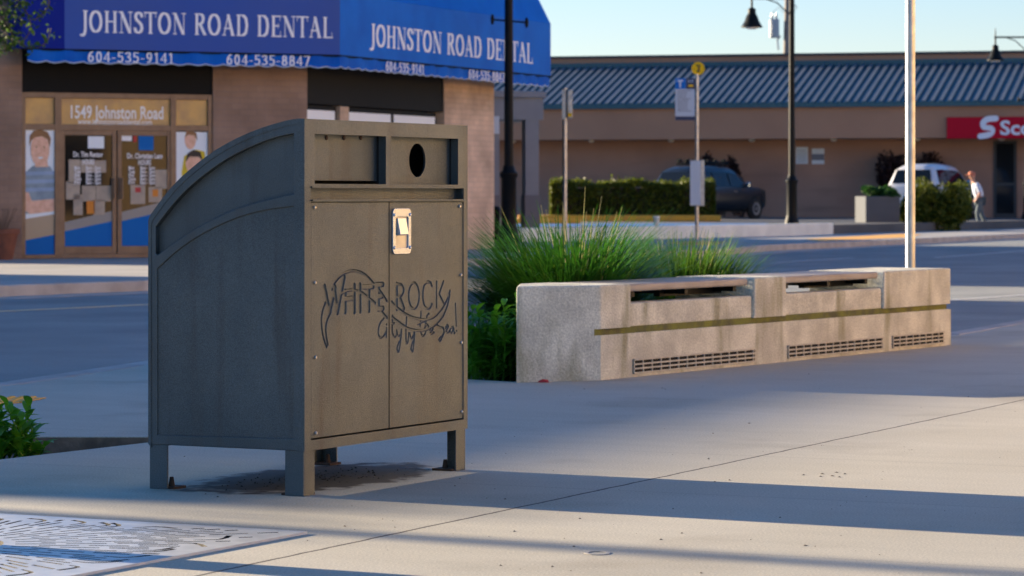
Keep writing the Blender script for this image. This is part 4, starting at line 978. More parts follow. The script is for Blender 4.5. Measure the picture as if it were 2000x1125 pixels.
# ------------------------------------------------------------------ grey porch building
gd = 74.0; g0 = at(962, 300, gd); zt = at(1000, 178, gd).z
porch = thing('porch_building', 'grey stucco porch with square columns between the clinic and the car park', 'building', (g0.x-1.5, gd, 0), R(14))
s_ = gd/F
MB().box((-3, .7, 2.9), (3.0, 3.2, zt)).build('porch_roof', M['grey_stucco'], porch)
MB().box((-3.05, .62, zt-.12), (3.06, 3.3, zt+.05)).build('porch_cornice', M['grey_stucco'], porch, bevel=.02)
for x in (1.55, 2.55):
    MB().box((x, .72, 1.05), (x+.34, 1.1, 2.9)).build('column', M['grey_stucco'], porch); MB().box((x-.02, .7, 0), (x+.36, 1.12, 1.05)).build('column_base', M['grey_dark'], porch)
MB().box((-3, 2.4, 0), (2.3, 2.6, 2.9)).build('rear_wall', M['grey_dark'], porch)
MB().box((1.62, .6, 2.55), (1.86, .66, 2.98)).build('wall_sign', M['sign_pale'], porch)

# ------------------------------------------------------------------ brown plaza building
PO = at(1040, 424, 114.6); PO.z = LZ; PE = at(2300, 424, 108.2)
PA = math.atan2(PE.y-PO.y, PE.x-PO.x); px3 = Vector((math.cos(PA), math.sin(PA), 0)); py3 = Vector((-math.sin(PA), math.cos(PA), 0))
plaza = thing('plaza_building', 'long brown stucco plaza building with ribbed blue metal roof', 'building', PO, PA)
def pp(px, py, y=0.0):
    p = hit(px, py, PO+py3*y, py3)-PO; return (p.dot(px3), p.z)
OV = 1.6                                               # soffit overhang
PX0, PX1 = -14, 30
zs = pp(1500, 271, -OV)[1]; ze = pp(1500, 203, -OV)[1]; RUN = 5.8
zr1 = pp(1500, 128, -OV+RUN)[1]; zp = pp(1500, 110, -OV+RUN)[1]
MB().box((PX0, 0, -.3), (PX1, .4, zs+.2)).build('wall', M['brown_wall'], plaza)
MB().box((PX0, -OV, zs), (PX1, .4, ze)).build('fascia', M['brown'], plaza)
MB().box((PX0, -OV+RUN, ze), (PX1, 14, zp)).build('parapet', M['brown'], plaza)
MB().box((PX0, -OV+RUN-.06, zp), (PX1, 14, zp+.10)).build('parapet_cap', M['dark_trim'], plaza)
mb = MB(); mb.add([(PX0, -OV-.12, ze), (PX1, -OV-.12, ze), (PX1, -OV+RUN, zr1), (PX0, -OV+RUN, zr1), (PX0, -OV-.12, ze-.1), (PX1, -OV-.12, ze-.1), (PX1, -OV+RUN, ze-.1), (PX0, -OV+RUN, ze-.1)],
   [(0, 1, 2, 3), (4, 7, 6, 5), (0, 4, 5, 1), (1, 5, 6, 2), (3, 2, 6, 7), (0, 3, 7, 4)])
sl = (zr1-ze)/(RUN+.12); x = PX0+.1
while x < PX1:
    mb.add([(x, -OV-.12, ze+.002), (x+.15, -OV-.12, ze+.002), (x+.15, -OV+RUN, zr1+.002), (x, -OV+RUN, zr1+.002), (x+.015, -OV-.12, ze+.07), (x+.135, -OV-.12, ze+.07), (x+.135, -OV+RUN, zr1+.07), (x+.015, -OV+RUN, zr1+.07)],
       [(0, 1, 5, 4), (1, 2, 6, 5), (0, 4, 7, 3)])
    mb.add([(x+.01, -OV-.121, ze+.071), (x+.14, -OV-.121, ze+.071), (x+.14, -OV+RUN, zr1+.071), (x+.01, -OV+RUN, zr1+.071)], [(0, 1, 2, 3)], 1); x += .305
mb.build('roof', [M['roof_blue'], M['rib_cap']], plaza, fix=False)
MB().box((PX0, -OV+RUN-.15, zr1-.05), (PX1, -OV+RUN-.004, zr1+.16)).build('roof_flashing', M['roof_blue'], plaza)
MB().box((PX0, -OV-.16, ze-.14), (PX1, -OV-.122, ze+.03)).build('gutter', M['roof_blue'], plaza)
d0, d1 = pp(1941, 420), pp(1986, 275)
dr = MB().box((d0[0], -.05, LZ*0), (d1[0], -.003, d1[1])).build('glass_entrance', M['dark_trim'], plaza)
MB().box((d0[0]+.1, -.06, 1.25), (d1[0]-.1, -.0505, d1[1]-.1)).build('pane', M['car_glass'], dr); MB().box((d0[0]+.1, -.06, .15), (d1[0]-.1, -.0505, 1.15)).build('pane', M['car_glass'], dr)
for k in range(14):
    x = PX0+1.5+k*3; MB().lathe([(.1, 0), (.12, -.06), (.05, -.1)], (x, -.9, zs), seg=10).build('soffit_light', M['lens'], plaza)
r0, r1 = pp(1849, 271, -OV-.1), pp(1849, 229, -OV-.1)
sw = pp(2190, 250, -OV-.1)[0]
sg = thing('bank_sign', 'long red bank sign with white lettering on the brown plaza fascia', 'sign', PO, PA)
MB().box((r0[0], -OV-.14, r0[1]), (sw, -OV-.005, r1[1])).build('sign_panel', M['sign_red'], sg, bevel=.02)
lx = pp(1953, 262, -OV-.14); 
font_text('lettering', 'Scotiabank', M['sign_white'], lambda u, v, ww: (lx[0]+u, -OV-.141-ww, pp(1953, 263, -OV)[1]+v), .70, .02, sg, width=pp(2150, 260, -OV)[0]-lx[0], bold=.018)
# white ribbon-like S emblem
def emb(cx, cy): p = pp(1500+cx/4, 220+cy/4, -OV-.14); return p
em = MB(); pts = [(1780, 45), (1715, 52), (1682, 80), (1690, 112), (1730, 118), (1752, 138), (1730, 170), (1660, 185)]
sp_ = smooth_path([emb(*p) for p in pts], 4)
for k, (a, b) in enumerate(zip(sp_[:-1], sp_[1:])): em.prism(capsule(a, b, .105), lambda u, v, ww: (u, -OV-.142-ww, v), 0, .015+.0006*(k % 7))
em.build('emblem', M['sign_white'], sg)
em = MB()
for q in (((1706, 92), (1752, 96)), ((1692, 140), (1735, 146))): em.prism(capsule(emb(*q[0]), emb(*q[1]), .02), lambda u, v, ww: (u, -OV-.16-ww, v), 0, .006)
em.build('emblem_line', M['sign_red'], sg)
for pa, pb, lab, dk in (((1555, 320), (1578, 287), 'pale rectangular notice, the left of two on the brown plaza wall', False), ((1586, 320.5), (1610, 290), 'notice with a dark middle band, the right of two on the brown plaza wall', True)):
    a, b = pp(*pa), pp(*pb); t = thing('wall_notice', lab, 'notice', PO, PA)
    MB().box((a[0], -.04, a[1]), (b[0], -.003, b[1])).build('notice_panel', M['sign_pale'], t)
    bb = MB(); hh = b[1]-a[1]
    if dk: bb.box((a[0]+.0, -.046, a[1]+hh*.25), (b[0], -.041, a[1]+hh*.65))
    else:
        for k in range(6): bb.box((a[0]+.06, -.044, a[1]+hh*(.12+.13*k)), (b[0]-.06, -.041, a[1]+hh*(.15+.13*k)))
    bb.build('notice_print', M['grey_text'], t)

# ------------------------------------------------------------------ car park: hedge, cars, plants
def hedge(name, label, x0, x1, y0, y1, z0, h, n, m, size=.06, ang=0, rough=.05):
    mb = MB(); pts = []
    for _ in range(n):
        u = random.uniform(x0, x1); v = random.uniform(y0, y1); f = random.random()
        top = h+.05*math.sin(u*3.1)+.04*math.sin(u*7.7+v)
        if f < .4: p = Vector((u, v, z0+top+random.gauss(0, rough)+(random.random() < .05)*random.uniform(0, .14)))
        elif f < .72: p = Vector((u, y0+abs(random.gauss(0, rough*1.5)), z0+random.uniform(0, top)))
        elif f < .84: p = Vector((x0+abs(random.gauss(0, rough)), v, z0+random.uniform(0, top)))
        else: p = Vector((x1-abs(random.gauss(0, rough)), v, z0+random.uniform(0, top)))
        pts.append(p)
    leaf_cloud(mb, pts, size)
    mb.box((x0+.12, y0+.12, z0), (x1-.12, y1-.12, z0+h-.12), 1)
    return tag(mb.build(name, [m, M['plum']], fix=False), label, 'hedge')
hA = at(1075, 420, 95.0); hB = at(1396, 420, 95.0)
hd = hedge('hedge', 'long clipped green hedge with sunlit top behind the yellow kerb', 0, hB.x-hA.x, -.5, .7, 0, .97, 15000, M['hedge'], .06); hd.location = (hA.x, 95.3, LZ+.17)
k0 = at(1012, 425, 95.0); k1 = at(1408, 425, 94.2)
kb = MB(); kb.box((0, 0, 0), (k1.x-k0.x, 1.7, .19)); ko = kb.build('island_kerb', M['yellow_kerb'], bevel=.03); ko.location = (k0.x, 94.2, LZ); structure(ko)
k2 = gp(1008, 433, LZ); 
MB2 = MB().box((0, 0, 0), (1.8, .2, .14)).build('island_kerb', M['yellow_kerb'], bevel=.03); MB2.location = (at(1008, 430, 86).x, 86, LZ); structure(MB2)
# low white wall along the pavement
wl = MB(); q = [Vector((-.35, 69.1)), Vector((.15, 69.3)), Vector((2.6, 72.8)), Vector((6.6, 78.9)), Vector((8.4, 82.2))]
wall_o = bev(strip('low_wall', q, .22, 0, .31, M['white_wall']), .02); tag(wall_o, 'low white painted wall along the edge of the raised car park', 'wall')
cupc = Vector((at(1269, 441, 75.5).x, 75.6, 0))
tn = (q[3]-q[2]).normalized(); tt = (cupc.x-q[2].x)/tn.x; cw = q[2]+tn*tt+Vector((tn.y, -tn.x))*.11
cup = thing('paper_cup', 'white paper cup left standing on the low white wall', 'cup', (cw.x, cw.y, .31))
MB().lathe([(.05, 0), (.075, .2)], seg=14).build('cup_body', M['cup'], cup, smooth=True); MB().lathe([(.082, .2), (.082, .22), (.06, .235)], seg=14).build('lid', M['white'], cup)
def make_car(label, cat, paint, loc, rz, rack):
    t = thing('parked_car', label, cat, loc, rz)
    st = [(-2.28, .95, .62, .5), (-2.25, 1.08, .84, .38), (-2.15, 1.25, .89, .3), (-1.95, 1.66, .9, .26), (-1.6, 1.75, .91, .24), (-.4, 1.78, .91, .24), (.35, 1.74, .91, .24), (.65, 1.58, .91, .24),
          (1.1, 1.18, .9, .24), (1.7, 1.08, .89, .26), (2.12, .98, .84, .3), (2.26, .70, .68, .4)]
    mb = MB(); nr2 = 16; vs = []
    for x, ztp, hw, zb_ in st:
        belt = min(1.04, ztp-.03); tum = max(0, ztp-1.04)/.66*.27
        half = [(0, zb_), (hw*.8, zb_), (hw*.98, zb_+.14), (hw, .66 if ztp > .8 else zb_+.2), (hw*.965, belt), (hw*.965-tum*.85, max(belt+.005, ztp-.09)), (hw*.80-tum*.9, ztp-.01), (hw*.4-tum*.3, ztp+.015), (0, ztp+.02)]
        ring = [(x, y, z) for y, z in half]+[(x, -y, z) for y, z in half[-2:0:-1]]
        vs += ring
    m = 16; fs = [(i*m+k, i*m+(k+1) % m, (i+1)*m+(k+1) % m, (i+1)*m+k) for i in range(len(st)-1) for k in range(m)]
    fs += [tuple(range(m)), tuple((len(st)-1)*m+k for k in range(m-1, -1, -1))]
    mb.add(vs, fs); b = mb.build('body', paint, t, smooth=True)
    b.data.set_sharp_from_angle(angle=R(60))
    side = lambda z: .878-(z-1.04)/.66*.235+.016
    for s_ in (-1, 1):
        for xs_ in (((-1.88, 1.10), (-1.05, 1.09), (-1.05, 1.60), (-1.72, 1.58)), ((-.98, 1.09), (-.12, 1.09), (-.12, 1.57), (-.98, 1.575)), ((-.04, 1.09), (.92, 1.09), (.42, 1.50), (.2, 1.55), (-.04, 1.565))):
            MB().add([(x, s_*side(z), z) for x, z in xs_]+[(x, s_*(side(z)-.03), z) for x, z in xs_],
                [tuple(range(len(xs_)))]+[(i, (i+1) % len(xs_), len(xs_)+(i+1) % len(xs_), len(xs_)+i) for i in range(len(xs_))]).build('side_window', M['car_glass'], t)
        MB().add([(-2.235, s_*.62, .78), (-2.18, s_*.87, .78), (-2.13, s_*.87, 1.06), (-2.2, s_*.66, 1.06), (-2.2, s_*.62, .78), (-2.1, s_*.84, .78), (-2.05, s_*.84, 1.06), (-2.1, s_*.62, 1.06)],
            [(0, 1, 2, 3), (4, 5, 6, 7), (0, 1, 5, 4), (2, 3, 7, 6), (1, 2, 6, 5), (0, 3, 7, 4)]).build('tail_light', M['tail'], t)
        MB().box((.78, s_*.96-.09, 1.08), (.9, s_*.96+.09, 1.24)).build('door_mirror', M['chrome'], t, bevel=.03)
        for x in (-1.38, 1.38):
            MB().lathe([(.41, s_*.80), (.41, s_*.912), (.1, s_*.913)], (x, 0, .36), 'y', 24).build('wheel_arch', M['black'], t)
            w_ = MB().lathe([(.2, s_*.72), (.33, s_*.74), (.34, s_*.80), (.34, s_*.92), (.32, s_*.945), (.22, s_*.94)], (x, 0, .34), 'y', 24).build('wheel', M['tyre'], t, smooth=True)
            r = MB().lathe([(.225, s_*.90), (.22, s_*.946), (.06, s_*.935), (.05, s_*.95)], (x, 0, .34), 'y', 20)
            r.build('rim', M['rim'], w_)
        MB().box((.02, s_*.925-.012, .9), (.2, s_*.925+.012, .94)).build('door_handle', M['chrome'], t)
    MB().add([(-2.235, -.68, 1.14), (-2.235, .68, 1.14), (-2.03, .58, 1.58), (-2.03, -.58, 1.58), (-2.15, -.66, 1.13), (-2.15, .66, 1.13), (-1.95, .56, 1.56), (-1.95, -.56, 1.56)],
        [(0, 1, 2, 3), (4, 5, 6, 7), (0, 1, 5, 4), (2, 3, 7, 6), (1, 2, 6, 5), (0, 3, 7, 4)]).build('rear_window', M['car_glass'], t)
    MB().box((-2.32, -.3, .6), (-2.285, .3, .75)).build('number_plate', M['sign_pale'], t)
    MB().box((-2.33, -.8, .36), (-2.2, .8, .55)).build('bumper', M['dark_trim'] if rack else paint, t, bevel=.04)
    if rack:
        rk = MB()
        for s_ in (-1, 1): rk.tube([(-1.3, s_*.52, 1.84), (.3, s_*.52, 1.84)], .02, 6)
        for x in (-1.1, .1): rk.tube([(x, -.62, 1.87), (x, .62, 1.87)], .022, 6)
        for y in (-.35, 0, .3): rk.tube([(-1.55, y, 1.92), (.5, y, 1.92)], .03, 6); rk.box((-1.5, y-.05, 1.9), (-1.35, y+.05, 2.02)); rk.box((.2, y-.05, 1.9), (.32, y+.05, 2.02))
        rk.build('roof_rack', M['lamp'], t)
    return t
c1 = at(1392, 425, 104); make_car('dark grey car with loaded roof rack parked behind the hedge', 'car', M['car_dark'], (c1.x-.05, 104.3, LZ), R(52), True)
c2 = at(1806, 425, 103.5); make_car('white car with dark rear window parked behind the bushes at the right', 'car', M['car_white'], (c2.x+.25, 103, LZ+.06), R(63), False)
def shrub(name, label, cat, c, rx, ry, h, n, m, size=.07, lobes=14, seed=1):
    random.seed(seed)
    t = thing(name, label, cat, c); mb = MB(); pts = []
    cl = [(Vector((random.uniform(-.75, .75)*rx, random.uniform(-.75, .75)*ry, h*random.uniform(.18, .72))), random.uniform(.22, .36)) for _ in range(lobes)]
    for _ in range(n):
        g, r = random.choice(cl); d = Vector((random.gauss(0, 1), random.gauss(0, 1), random.gauss(0, 1))).normalized()*r*random.uniform(.7, 1.05)
        p = g+Vector((d.x*rx, d.y*ry, d.z*h)); p.z = max(.02, p.z); pts.append(p)
    leaf_cloud(mb, pts, size); mb.build('foliage', m, t, fix=False)
    st = MB()
    for k in range(6): st.tube([(0, 0, 0), (random.uniform(-.4, .4)*rx, random.uniform(-.4, .4)*ry, h*.7)], [.03, .01], 5)
    st.build('stem', M['bark'], t); return t
sA = at(1415, 424, 111.2); shrub('plum_shrub', 'dark plum-leaved bush against the plaza wall behind the dark car', 'shrub', (sA.x, 111.4, LZ), .85, .5, 2.35, 6000, M['plum'], .07, 22)
sB = at(1788, 424, 110); shrub('plum_shrub', 'dark plum-leaved bush against the plaza wall behind the white car', 'shrub', (sB.x, 110, LZ), 1.45, .5, 2.45, 8000, M['plum'], .07, 26)
pb0 = at(1691, 445, 90)
pbx = thing('planter_box', 'grey square concrete planter box beside the bush at the right', 'planter', (pb0.x, 90, .05), R(12))
mb = MB(); mb.box((0, 0, 0), (1.05, .08, .97)); mb.box((0, .92, 0), (1.05, 1, .97)); mb.box((0, .08, 0), (.08, .92, .97)); mb.box((.97, .08, 0), (1.05, .92, .97)); mb.build('box', M['planter'], pbx, bevel=.01)
MB().box((.08, .08, .5), (.97, .92, .88)).build('soil', M['soil'], pbx)
shrub('leafy_plant', 'green plants filling the grey concrete planter box', 'plant', (pb0.x+.52, 90.55, .93), .6, .45, .42, 2600, M['planter_leaf'], .05, 12)
sh = at(1832, 445, 90.5); shrub('green_shrub', 'big rounded green bush beside the grey planter box', 'shrub', (sh.x, 90.8, .02), 1.08, .8, 1.5, 14000, M['hedge'], .06, 44, 5)
tag(MB().lathe([(.3, 0), (.22, .1), (.05, .16)], (at(1627, 440, 88).x, 88, .05), seg=9).build('grass_tuft', M['hedge']), 'small weedy tuft on the far pavement left of the grey planter', 'plant')

# ------------------------------------------------------------------ person walking (seen small, beyond the bush)
pf = gp(1914, 447.5); person = thing('person', 'person in orange cap, pale top and grey trousers walking past the far bush', 'person', (pf.x, pf.y, 0), R(0))
def skin(name, verts, edges, radii, m, parent):
    me = bpy.data.meshes.new(name); me.from_pydata(verts, edges, []); o = link(bpy.data.objects.new(name, me), parent)
    md = o.modifiers.new('skin', 'SKIN'); md.use_smooth_shade = True
    for v, r in zip(me.skin_vertices[0].data, radii): v.radius = (r, r)
    me.skin_vertices[0].data[0].use_root = True
    s_ = o.modifiers.new('sub', 'SUBSURF'); s_.levels = 2; s_.render_levels = 2
    dg = bpy.context.evaluated_depsgraph_get(); m2 = bpy.data.meshes.new_from_object(o.evaluated_get(dg)); o.modifiers.clear(); o.data = m2
    m2.materials.clear(); m2.materials.append(m); return o
V = [(0, 0, .93), (-.05, 0, 1.12), (-.13, 0, 1.34), (-.19, 0, 1.46), (-.22, -.01, 1.54), (-.25, -.02, 1.64), (-.26, -.02, 1.70),
     (-.10, -.19, 1.36), (-.04, -.25, 1.10), (-.16, -.25, .90), (-.13, .19, 1.36), (-.02, .24, 1.11), (-.12, .24, .92),
     (.0, -.09, .88), (-.10, -.1, .48), (-.02, -.1, .08), (-.14, -.1, .035), (.0, .09, .88), (.06, .1, .48), (.22, .1, .12), (.12, .1, .04),
     (-.20, -.26, .83), (-.21, -.22, .86), (-.16, .25, .84), (-.17, .21, .87)]
E = [(0, 1), (1, 2), (2, 3), (3, 4), (4, 5), (5, 6), (2, 7), (7, 8), (8, 9), (2, 10), (10, 11), (11, 12), (0, 13), (13, 14), (14, 15), (15, 16), (0, 17), (17, 18), (18, 19), (19, 20), (9, 21), (9, 22), (12, 23), (12, 24)]
RD = [.14, .13, .14, .07, .055, .10, .09, .06, .045, .035, .06, .045, .035, .09, .06, .04, .04, .09, .06, .04, .04, .022, .015, .022, .015]
body_p = skin('body', V, E, RD, M['skin_p'], person)
skin('shirt', [V[0], V[1], V[2], (-.17, 0, 1.42), V[7], V[8], V[10], V[11]], [(0, 1), (1, 2), (2, 3), (2, 4), (4, 5), (2, 6), (6, 7)], [.165, .16, .165, .1, .08, .06, .08, .06], M['top_p'], person)
skin('trousers', [(.0, 0, .92), V[13], V[14], V[15], V[17], V[18], V[19]], [(0, 1), (1, 2), (2, 3), (0, 4), (4, 5), (5, 6)], [.155, .105, .075, .06, .105, .075, .06], M['trou_p'], person)
cp = MB(); cp.lathe([(.112, 1.655), (.118, 1.70), (.10, 1.76), (.05, 1.79)], (-.255, -.02, 0), seg=14); cp.box((-.44, -.09, 1.67), (-.33, .05, 1.685)); cp.build('cap', M['cap_p'], person, smooth=True)
fc = MB()
for y in (-.055, .015): fc.lathe([(.012, 0), (.008, -.008)], (-.352, y, 1.645), 'x', 8)
fc.build('eyes', M['haird'], person)
for s_ in (-1, 1): MB().box((-.26, -.02+s_*.098-.012, 1.61), (-.22, -.02+s_*.098+.012, 1.67)).build('ear', M['skin_p'], person, bevel=.008)
for (x, y, z) in ((-.10, -.1, 0), (.15, .1, .0)): MB().box((x-.13, y-.05, z), (x+.1, y+.05, z+.08)).build('shoe', M['white'], person, bevel=.02)

# ------------------------------------------------------------------ street lamps
def make_lamp(label):
    t = thing('street_lamp', label, 'street lamp', group='black street lamps along the far pavement')
    MB().lathe([(.30, 0), (.30, .06), (.24, .12), (.20, .3), (.17, .42), (.15, .5)], seg=16).build('base', M['lamp'], t, smooth=True)
    MB().lathe([(.145, .5), (.14, 1.35), (.17, 1.4), (.17, 1.46), (.12, 1.5), (.1, 1.6)], seg=16).build('lower_shaft', M['lamp'], t, smooth=True)
    MB().tube([(0, 0, 1.6), (0, 0, 7.2)], [.088, .07], 14).build('shaft', M['lamp'], t, smooth=True)
    mb = MB(); z = 6.37
    mb.tube([(0, 0, z), (-1.12, 0, z)], .03, 8); mb.tube([(-1.08, 0, z-.05), (-1.08, 0, z+.32)], [.03, .008], 8); mb.tube([(0, 0, z-.5), (-.4, 0, z-.12), (-.75, 0, z)], .018, 6)
    mb.tube([(-1.08, 0, z), (-1.08, 0, z-.28)], .03, 8); mb.build('arm', M['lamp'], t)
    s_ = MB().lathe([(.05, -.25), (.11, -.3), (.11, -.42), (.15, -.47), (.2, -.62), (.27, -.74), (.29, -.76), (.29, -.79), (.24, -.78)], (-1.08, 0, z), seg=20).build('lamp_shade', M['lamp'], t, smooth=True)
    MB().lathe([(.2, -.77), (.16, -.82), (.05, -.84)], (-1.08, 0, z), seg=16).build('lens', M['lens'], s_)
    mb = MB(); mb.tube([(-.33, 0, 4.28), (.36, 0, 4.22)], .018, 6)
    for x, zz in ((-.3, 4.28), (.33, 4.22)): mb.lathe([(.02, -.09), (.035, -.03), (.035, .03), (.02, .09)], (x, 0, zz), seg=10)
    mb.build('banner_arm', M['lamp'], t); return t
l1 = make_lamp('black street lamp standing at the corner of the clinic with lettered blue awnings'); l1.location = (-.06, 56.5, 0)
for ch in l1.children:
    if ch.name.startswith('arm') or ch.name.startswith('lamp_shade'): pass
l2 = copy_tree(l1); l2.location = (7.56, 83, 0); l2['label'] = 'black street lamp beside the orange tactile paving, bell shade hanging against the sky'
l3 = copy_tree(l1); l3.location = (17.35, 103.4, 0); l3['label'] = 'black street lamp at the right edge, its bell shade against the plaza roof'
l4 = copy_tree(l1); l4.location = (SX*23, 9.18+SY*23, 0); l4['label'] = 'black street lamp across the street beyond the left edge of the picture'; l4.rotation_euler.z = R(30)
for ch in l2.children:
    if ch.name.startswith('banner_arm'): bpy.data.objects.remove(ch)
bo = thing('bollard', 'short black bollard at the foot of the brick clinic corner', 'bollard', (at(970, 478, 62).x, 62.5, 0))
MB().lathe([(.07, 0), (.07, .72), (.08, .74), (.05, .82)], seg=12).build('post', M['lamp'], bo, smooth=True)

# ------------------------------------------------------------------ poles and signs
sp = thing('sign_pole', 'tall bare galvanised steel pole behind the far end of the concrete bench', 'pole', (at(1778, 528, 23).x, 23.0, 0))
MB().tube([(0, 0, -.05), (0, 0, 4.2)], .036, 18).build('shaft', M['steel_dull'], sp, smooth=True)
MB().lathe([(.07, 0), (.07, .02), (.04, .06)], seg=14).build('base_flange', M['steel_dull'], sp)
b = at(1361, 470, 72); bus = thing('bus_stop', 'bus stop pole with yellow disc, blue route sign and timetable case', 'bus stop', (b.x, 72, 0))
sc_ = 72/F
MB().tube([(0, 0, 0), (0, 0, at(0, 145, 72).z)], .045, 10).build('pole', M['steel_dull'], bus, smooth=True)
zc = at(0, 134, 72).z
disc = MB().lathe([(.155, -.012), (.155, .012)], (.03, 0, zc), 'y', 28).build('disc', M['sign_yellow'], bus)
mk = MB()
mk.prism(capsule((-.03, zc+.07), (.06, zc+.07), .012), lambda u, v, ww: (u+.02, ww, v), -.017, -.0125); mk.prism(capsule((.05, zc+.06), (.05, zc-.07), .02), lambda u, v, ww: (u+.0, ww, v), -.0185, -.0125); mk.prism(capsule((.05, zc-.07), (.0, zc-.05), .012), lambda u, v, ww: (u, ww, v), -.018, -.0125)
mk.build('disc_mark', M['twig'], disc)
za, zb_ = at(0, 235, 72).z, at(0, 153, 72).z; wx = -.045
pn = MB().box((wx-.46, -.015, za), (wx, .015, zb_)).build('route_sign', M['sign_pale'], bus)
MB().box((wx-.46, -.02, zb_-.25), (wx-.215, -.0155, zb_)).build('route_square', M['sign_blue'], pn); MB().box((wx-.21, -.02, zb_-.25), (wx, -.0155, zb_)).build('route_square', M['sign_navy'], pn)
MB().box((wx-.46, -.02, za), (wx, -.0155, za+.09)).build('route_foot', M['sign_navy'], pn)
font_text('lettering', 'T', M['sign_white'], lambda u, v, ww: (wx-.42+u, -.0205-ww, zb_-.21+v), .24, .003, pn, bold=.008)
font_text('lettering', '345', M['sign_white'], lambda u, v, ww: (wx-.18+u, -.0205-ww, zb_-.10+v), .10, .003, pn)
MB().box((wx-.16, -.023, zb_-.2), (wx-.04, -.0205, zb_-.15)).build('route_bar', M['sign_yellow'], pn)
tx = MB()
for k in range(11): tx.box((wx-.41, -.02, zb_-.30-k*.047), (wx-.41+random.uniform(.2, .34), -.0155, zb_-.287-k*.047))
tx.build('route_list', M['grey_text'], pn)
za, zb_ = at(0, 402, 72).z, at(0, 313, 72).z
tcse = MB().box((-.16, -.09, za), (.16, -.05, zb_)).build('timetable_case', M['steel_dull'], bus, bevel=.01)
MB().box((-.16, -.096, za+.02), (.08, -.0905, zb_-.02)).build('timetable', M['sign_pale'], tcse)
MB().box((.1, -.1, za), (.17, .05, zb_)).build('case_edge', M['steel_dull'], tcse)
b = at(1103, 455, 66); ps = thing('parking_sign', 'grey metal signpost with small sign plates turned away near the clinic corner', 'sign', (b.x, 66, 0))
MB().tube([(0, 0, 0), (0, 0, at(0, 172, 66).z)], .05, 10).build('pole', M['steel_dull'], ps, smooth=True)
za, zb_ = at(0, 233, 66).z, at(0, 175, 66).z
MB().box((-.055, -.06, za), (.02, -.052, zb_)).build('sign_plate', M['steel_dull'], ps)
s2 = MB(); s2.box((.06, -.1, za+.02), (.16, .1, zb_+.0)); s2 = s2.build('sign_plate', M['steel_dull'], ps, bevel=.01); MB().box((.07, -.108, za+.05), (.15, -.101, za+.13)).build('sticker', M['sign_yellow'], s2)
# utility pole behind the plaza
u0 = at(1528, 110, 150); up_ = thing('utility_pole', 'grey utility pole with transformer box rising behind the plaza roof', 'utility pole', (u0.x, 150, 0))
MB().tube([(0, 0, 0), (.3, 0, 13)], [.17, .13], 10).build('pole', M['pole_wood'], up_, smooth=True)
tz = at(0, 74, 150).z; th = at(0, 38, 150).z
tr_ = MB(); tr_.box((-.62, -.35, tz), (-.18, .25, th)); tr_.box((-.55, -.4, tz+.1), (-.44, -.35, th-.1)); tr_.build('transformer', M['transformer'], up_, bevel=.04)
for x in (-.5, -.3): MB().lathe([(.05, 0), (.07, .05), (.04, .1), (.07, .15), (.03, .3)], (x, 0, th), seg=8).build('insulator', M['steel_dull'], up_)
mb = MB()
mb.tube([(-.5, 0, th+.3), (-.2, 0, th+.6), (.2, 0, th+.2)], .015, 5)
mb.tube([(-.2, -.1, tz-.6), (-.25, -.1, tz-.1), (-.1, -.1, tz+.1)], .05, 6); mb.tube([(.25, 0, th+.6), (.6, 0, th+.4), (.7, 0, th+.6), (.5, 0, th+.8)], .03, 6)
mb.build('cable', M['steel_dull'], up_)
MB().box((-.3, -.1, 12.2), (1.2, .05, 12.4)).build('crossarm', M['pole_wood'], up_)

# ------------------------------------------------------------------ what stands outside the picture: it casts the shade and sends light back
def off_building(name, label, p0, dirv, length, depth, h, m, side=1):
    a = math.atan2(dirv[1], dirv[0]); t = thing(name, label, 'building', (p0[0], p0[1], 0), a)
    y0, y1 = (0, depth) if side > 0 else (-depth, 0)
    MB().box((0, y0, -.2), (length, y1, h)).build('wall', m, t); MB().box((-.1, y0-.1, h), (length+.1, y1+.1, h+.001+.12)).build('parapet', m, t)
    return t
ST = (.37, .929)
t_ = 34.8
c0 = Vector((-32.0, 27.1))
off_building('unseen_shop_building', 'plain unseen flat-roofed shop across the street beyond the left edge', (c0.x, c0.y), ST, 24.0, 14, 6.85, M['stucco2'], 1)
off_building('shade_block_building', 'tall unseen slate block added beyond the left edge to shade the ground', (-32.0-.37*20, 23.4-.929*20), ST, 20, 14, 9.5, M['stucco2'], 1)  # added out of view to shade the foreground and cool the bin side
sh_t = street_tree('unseen street tree across the street beyond the left edge, in front of the plain shop', -28.3, 26.6, 0, 3.4, .14, (0, 0, 4.0), 1.2, 4000, .09)
rowb = off_building('bounce_shop_row', 'long unseen shop row added beyond the right edge as a reflector', (12.2, 11.4), ST, 76, 10, 6.5, M['cream'], -1)  # added out of view as a warm reflector for bin and bench
k = 0; x = 2.0
while x < 72:
    if abs(x+1.6-19) < 3.2: x += 5.2; continue
    f_ = MB().box((x, .01, .5), (x+3.2, .06, 3.0)).build('bounce_row_window', M['alu'], rowb); MB().box((x+.1, .065, .6), (x+3.1, .07, 2.9)).build('pane', M['glass'], f_); x += 5.2
MB().box((18.2, .012, 0), (19.8, .25, 6.3)).build('reflector_pier', M['white'], rowb)  # added out of view to reflect as a sheen on the bin door
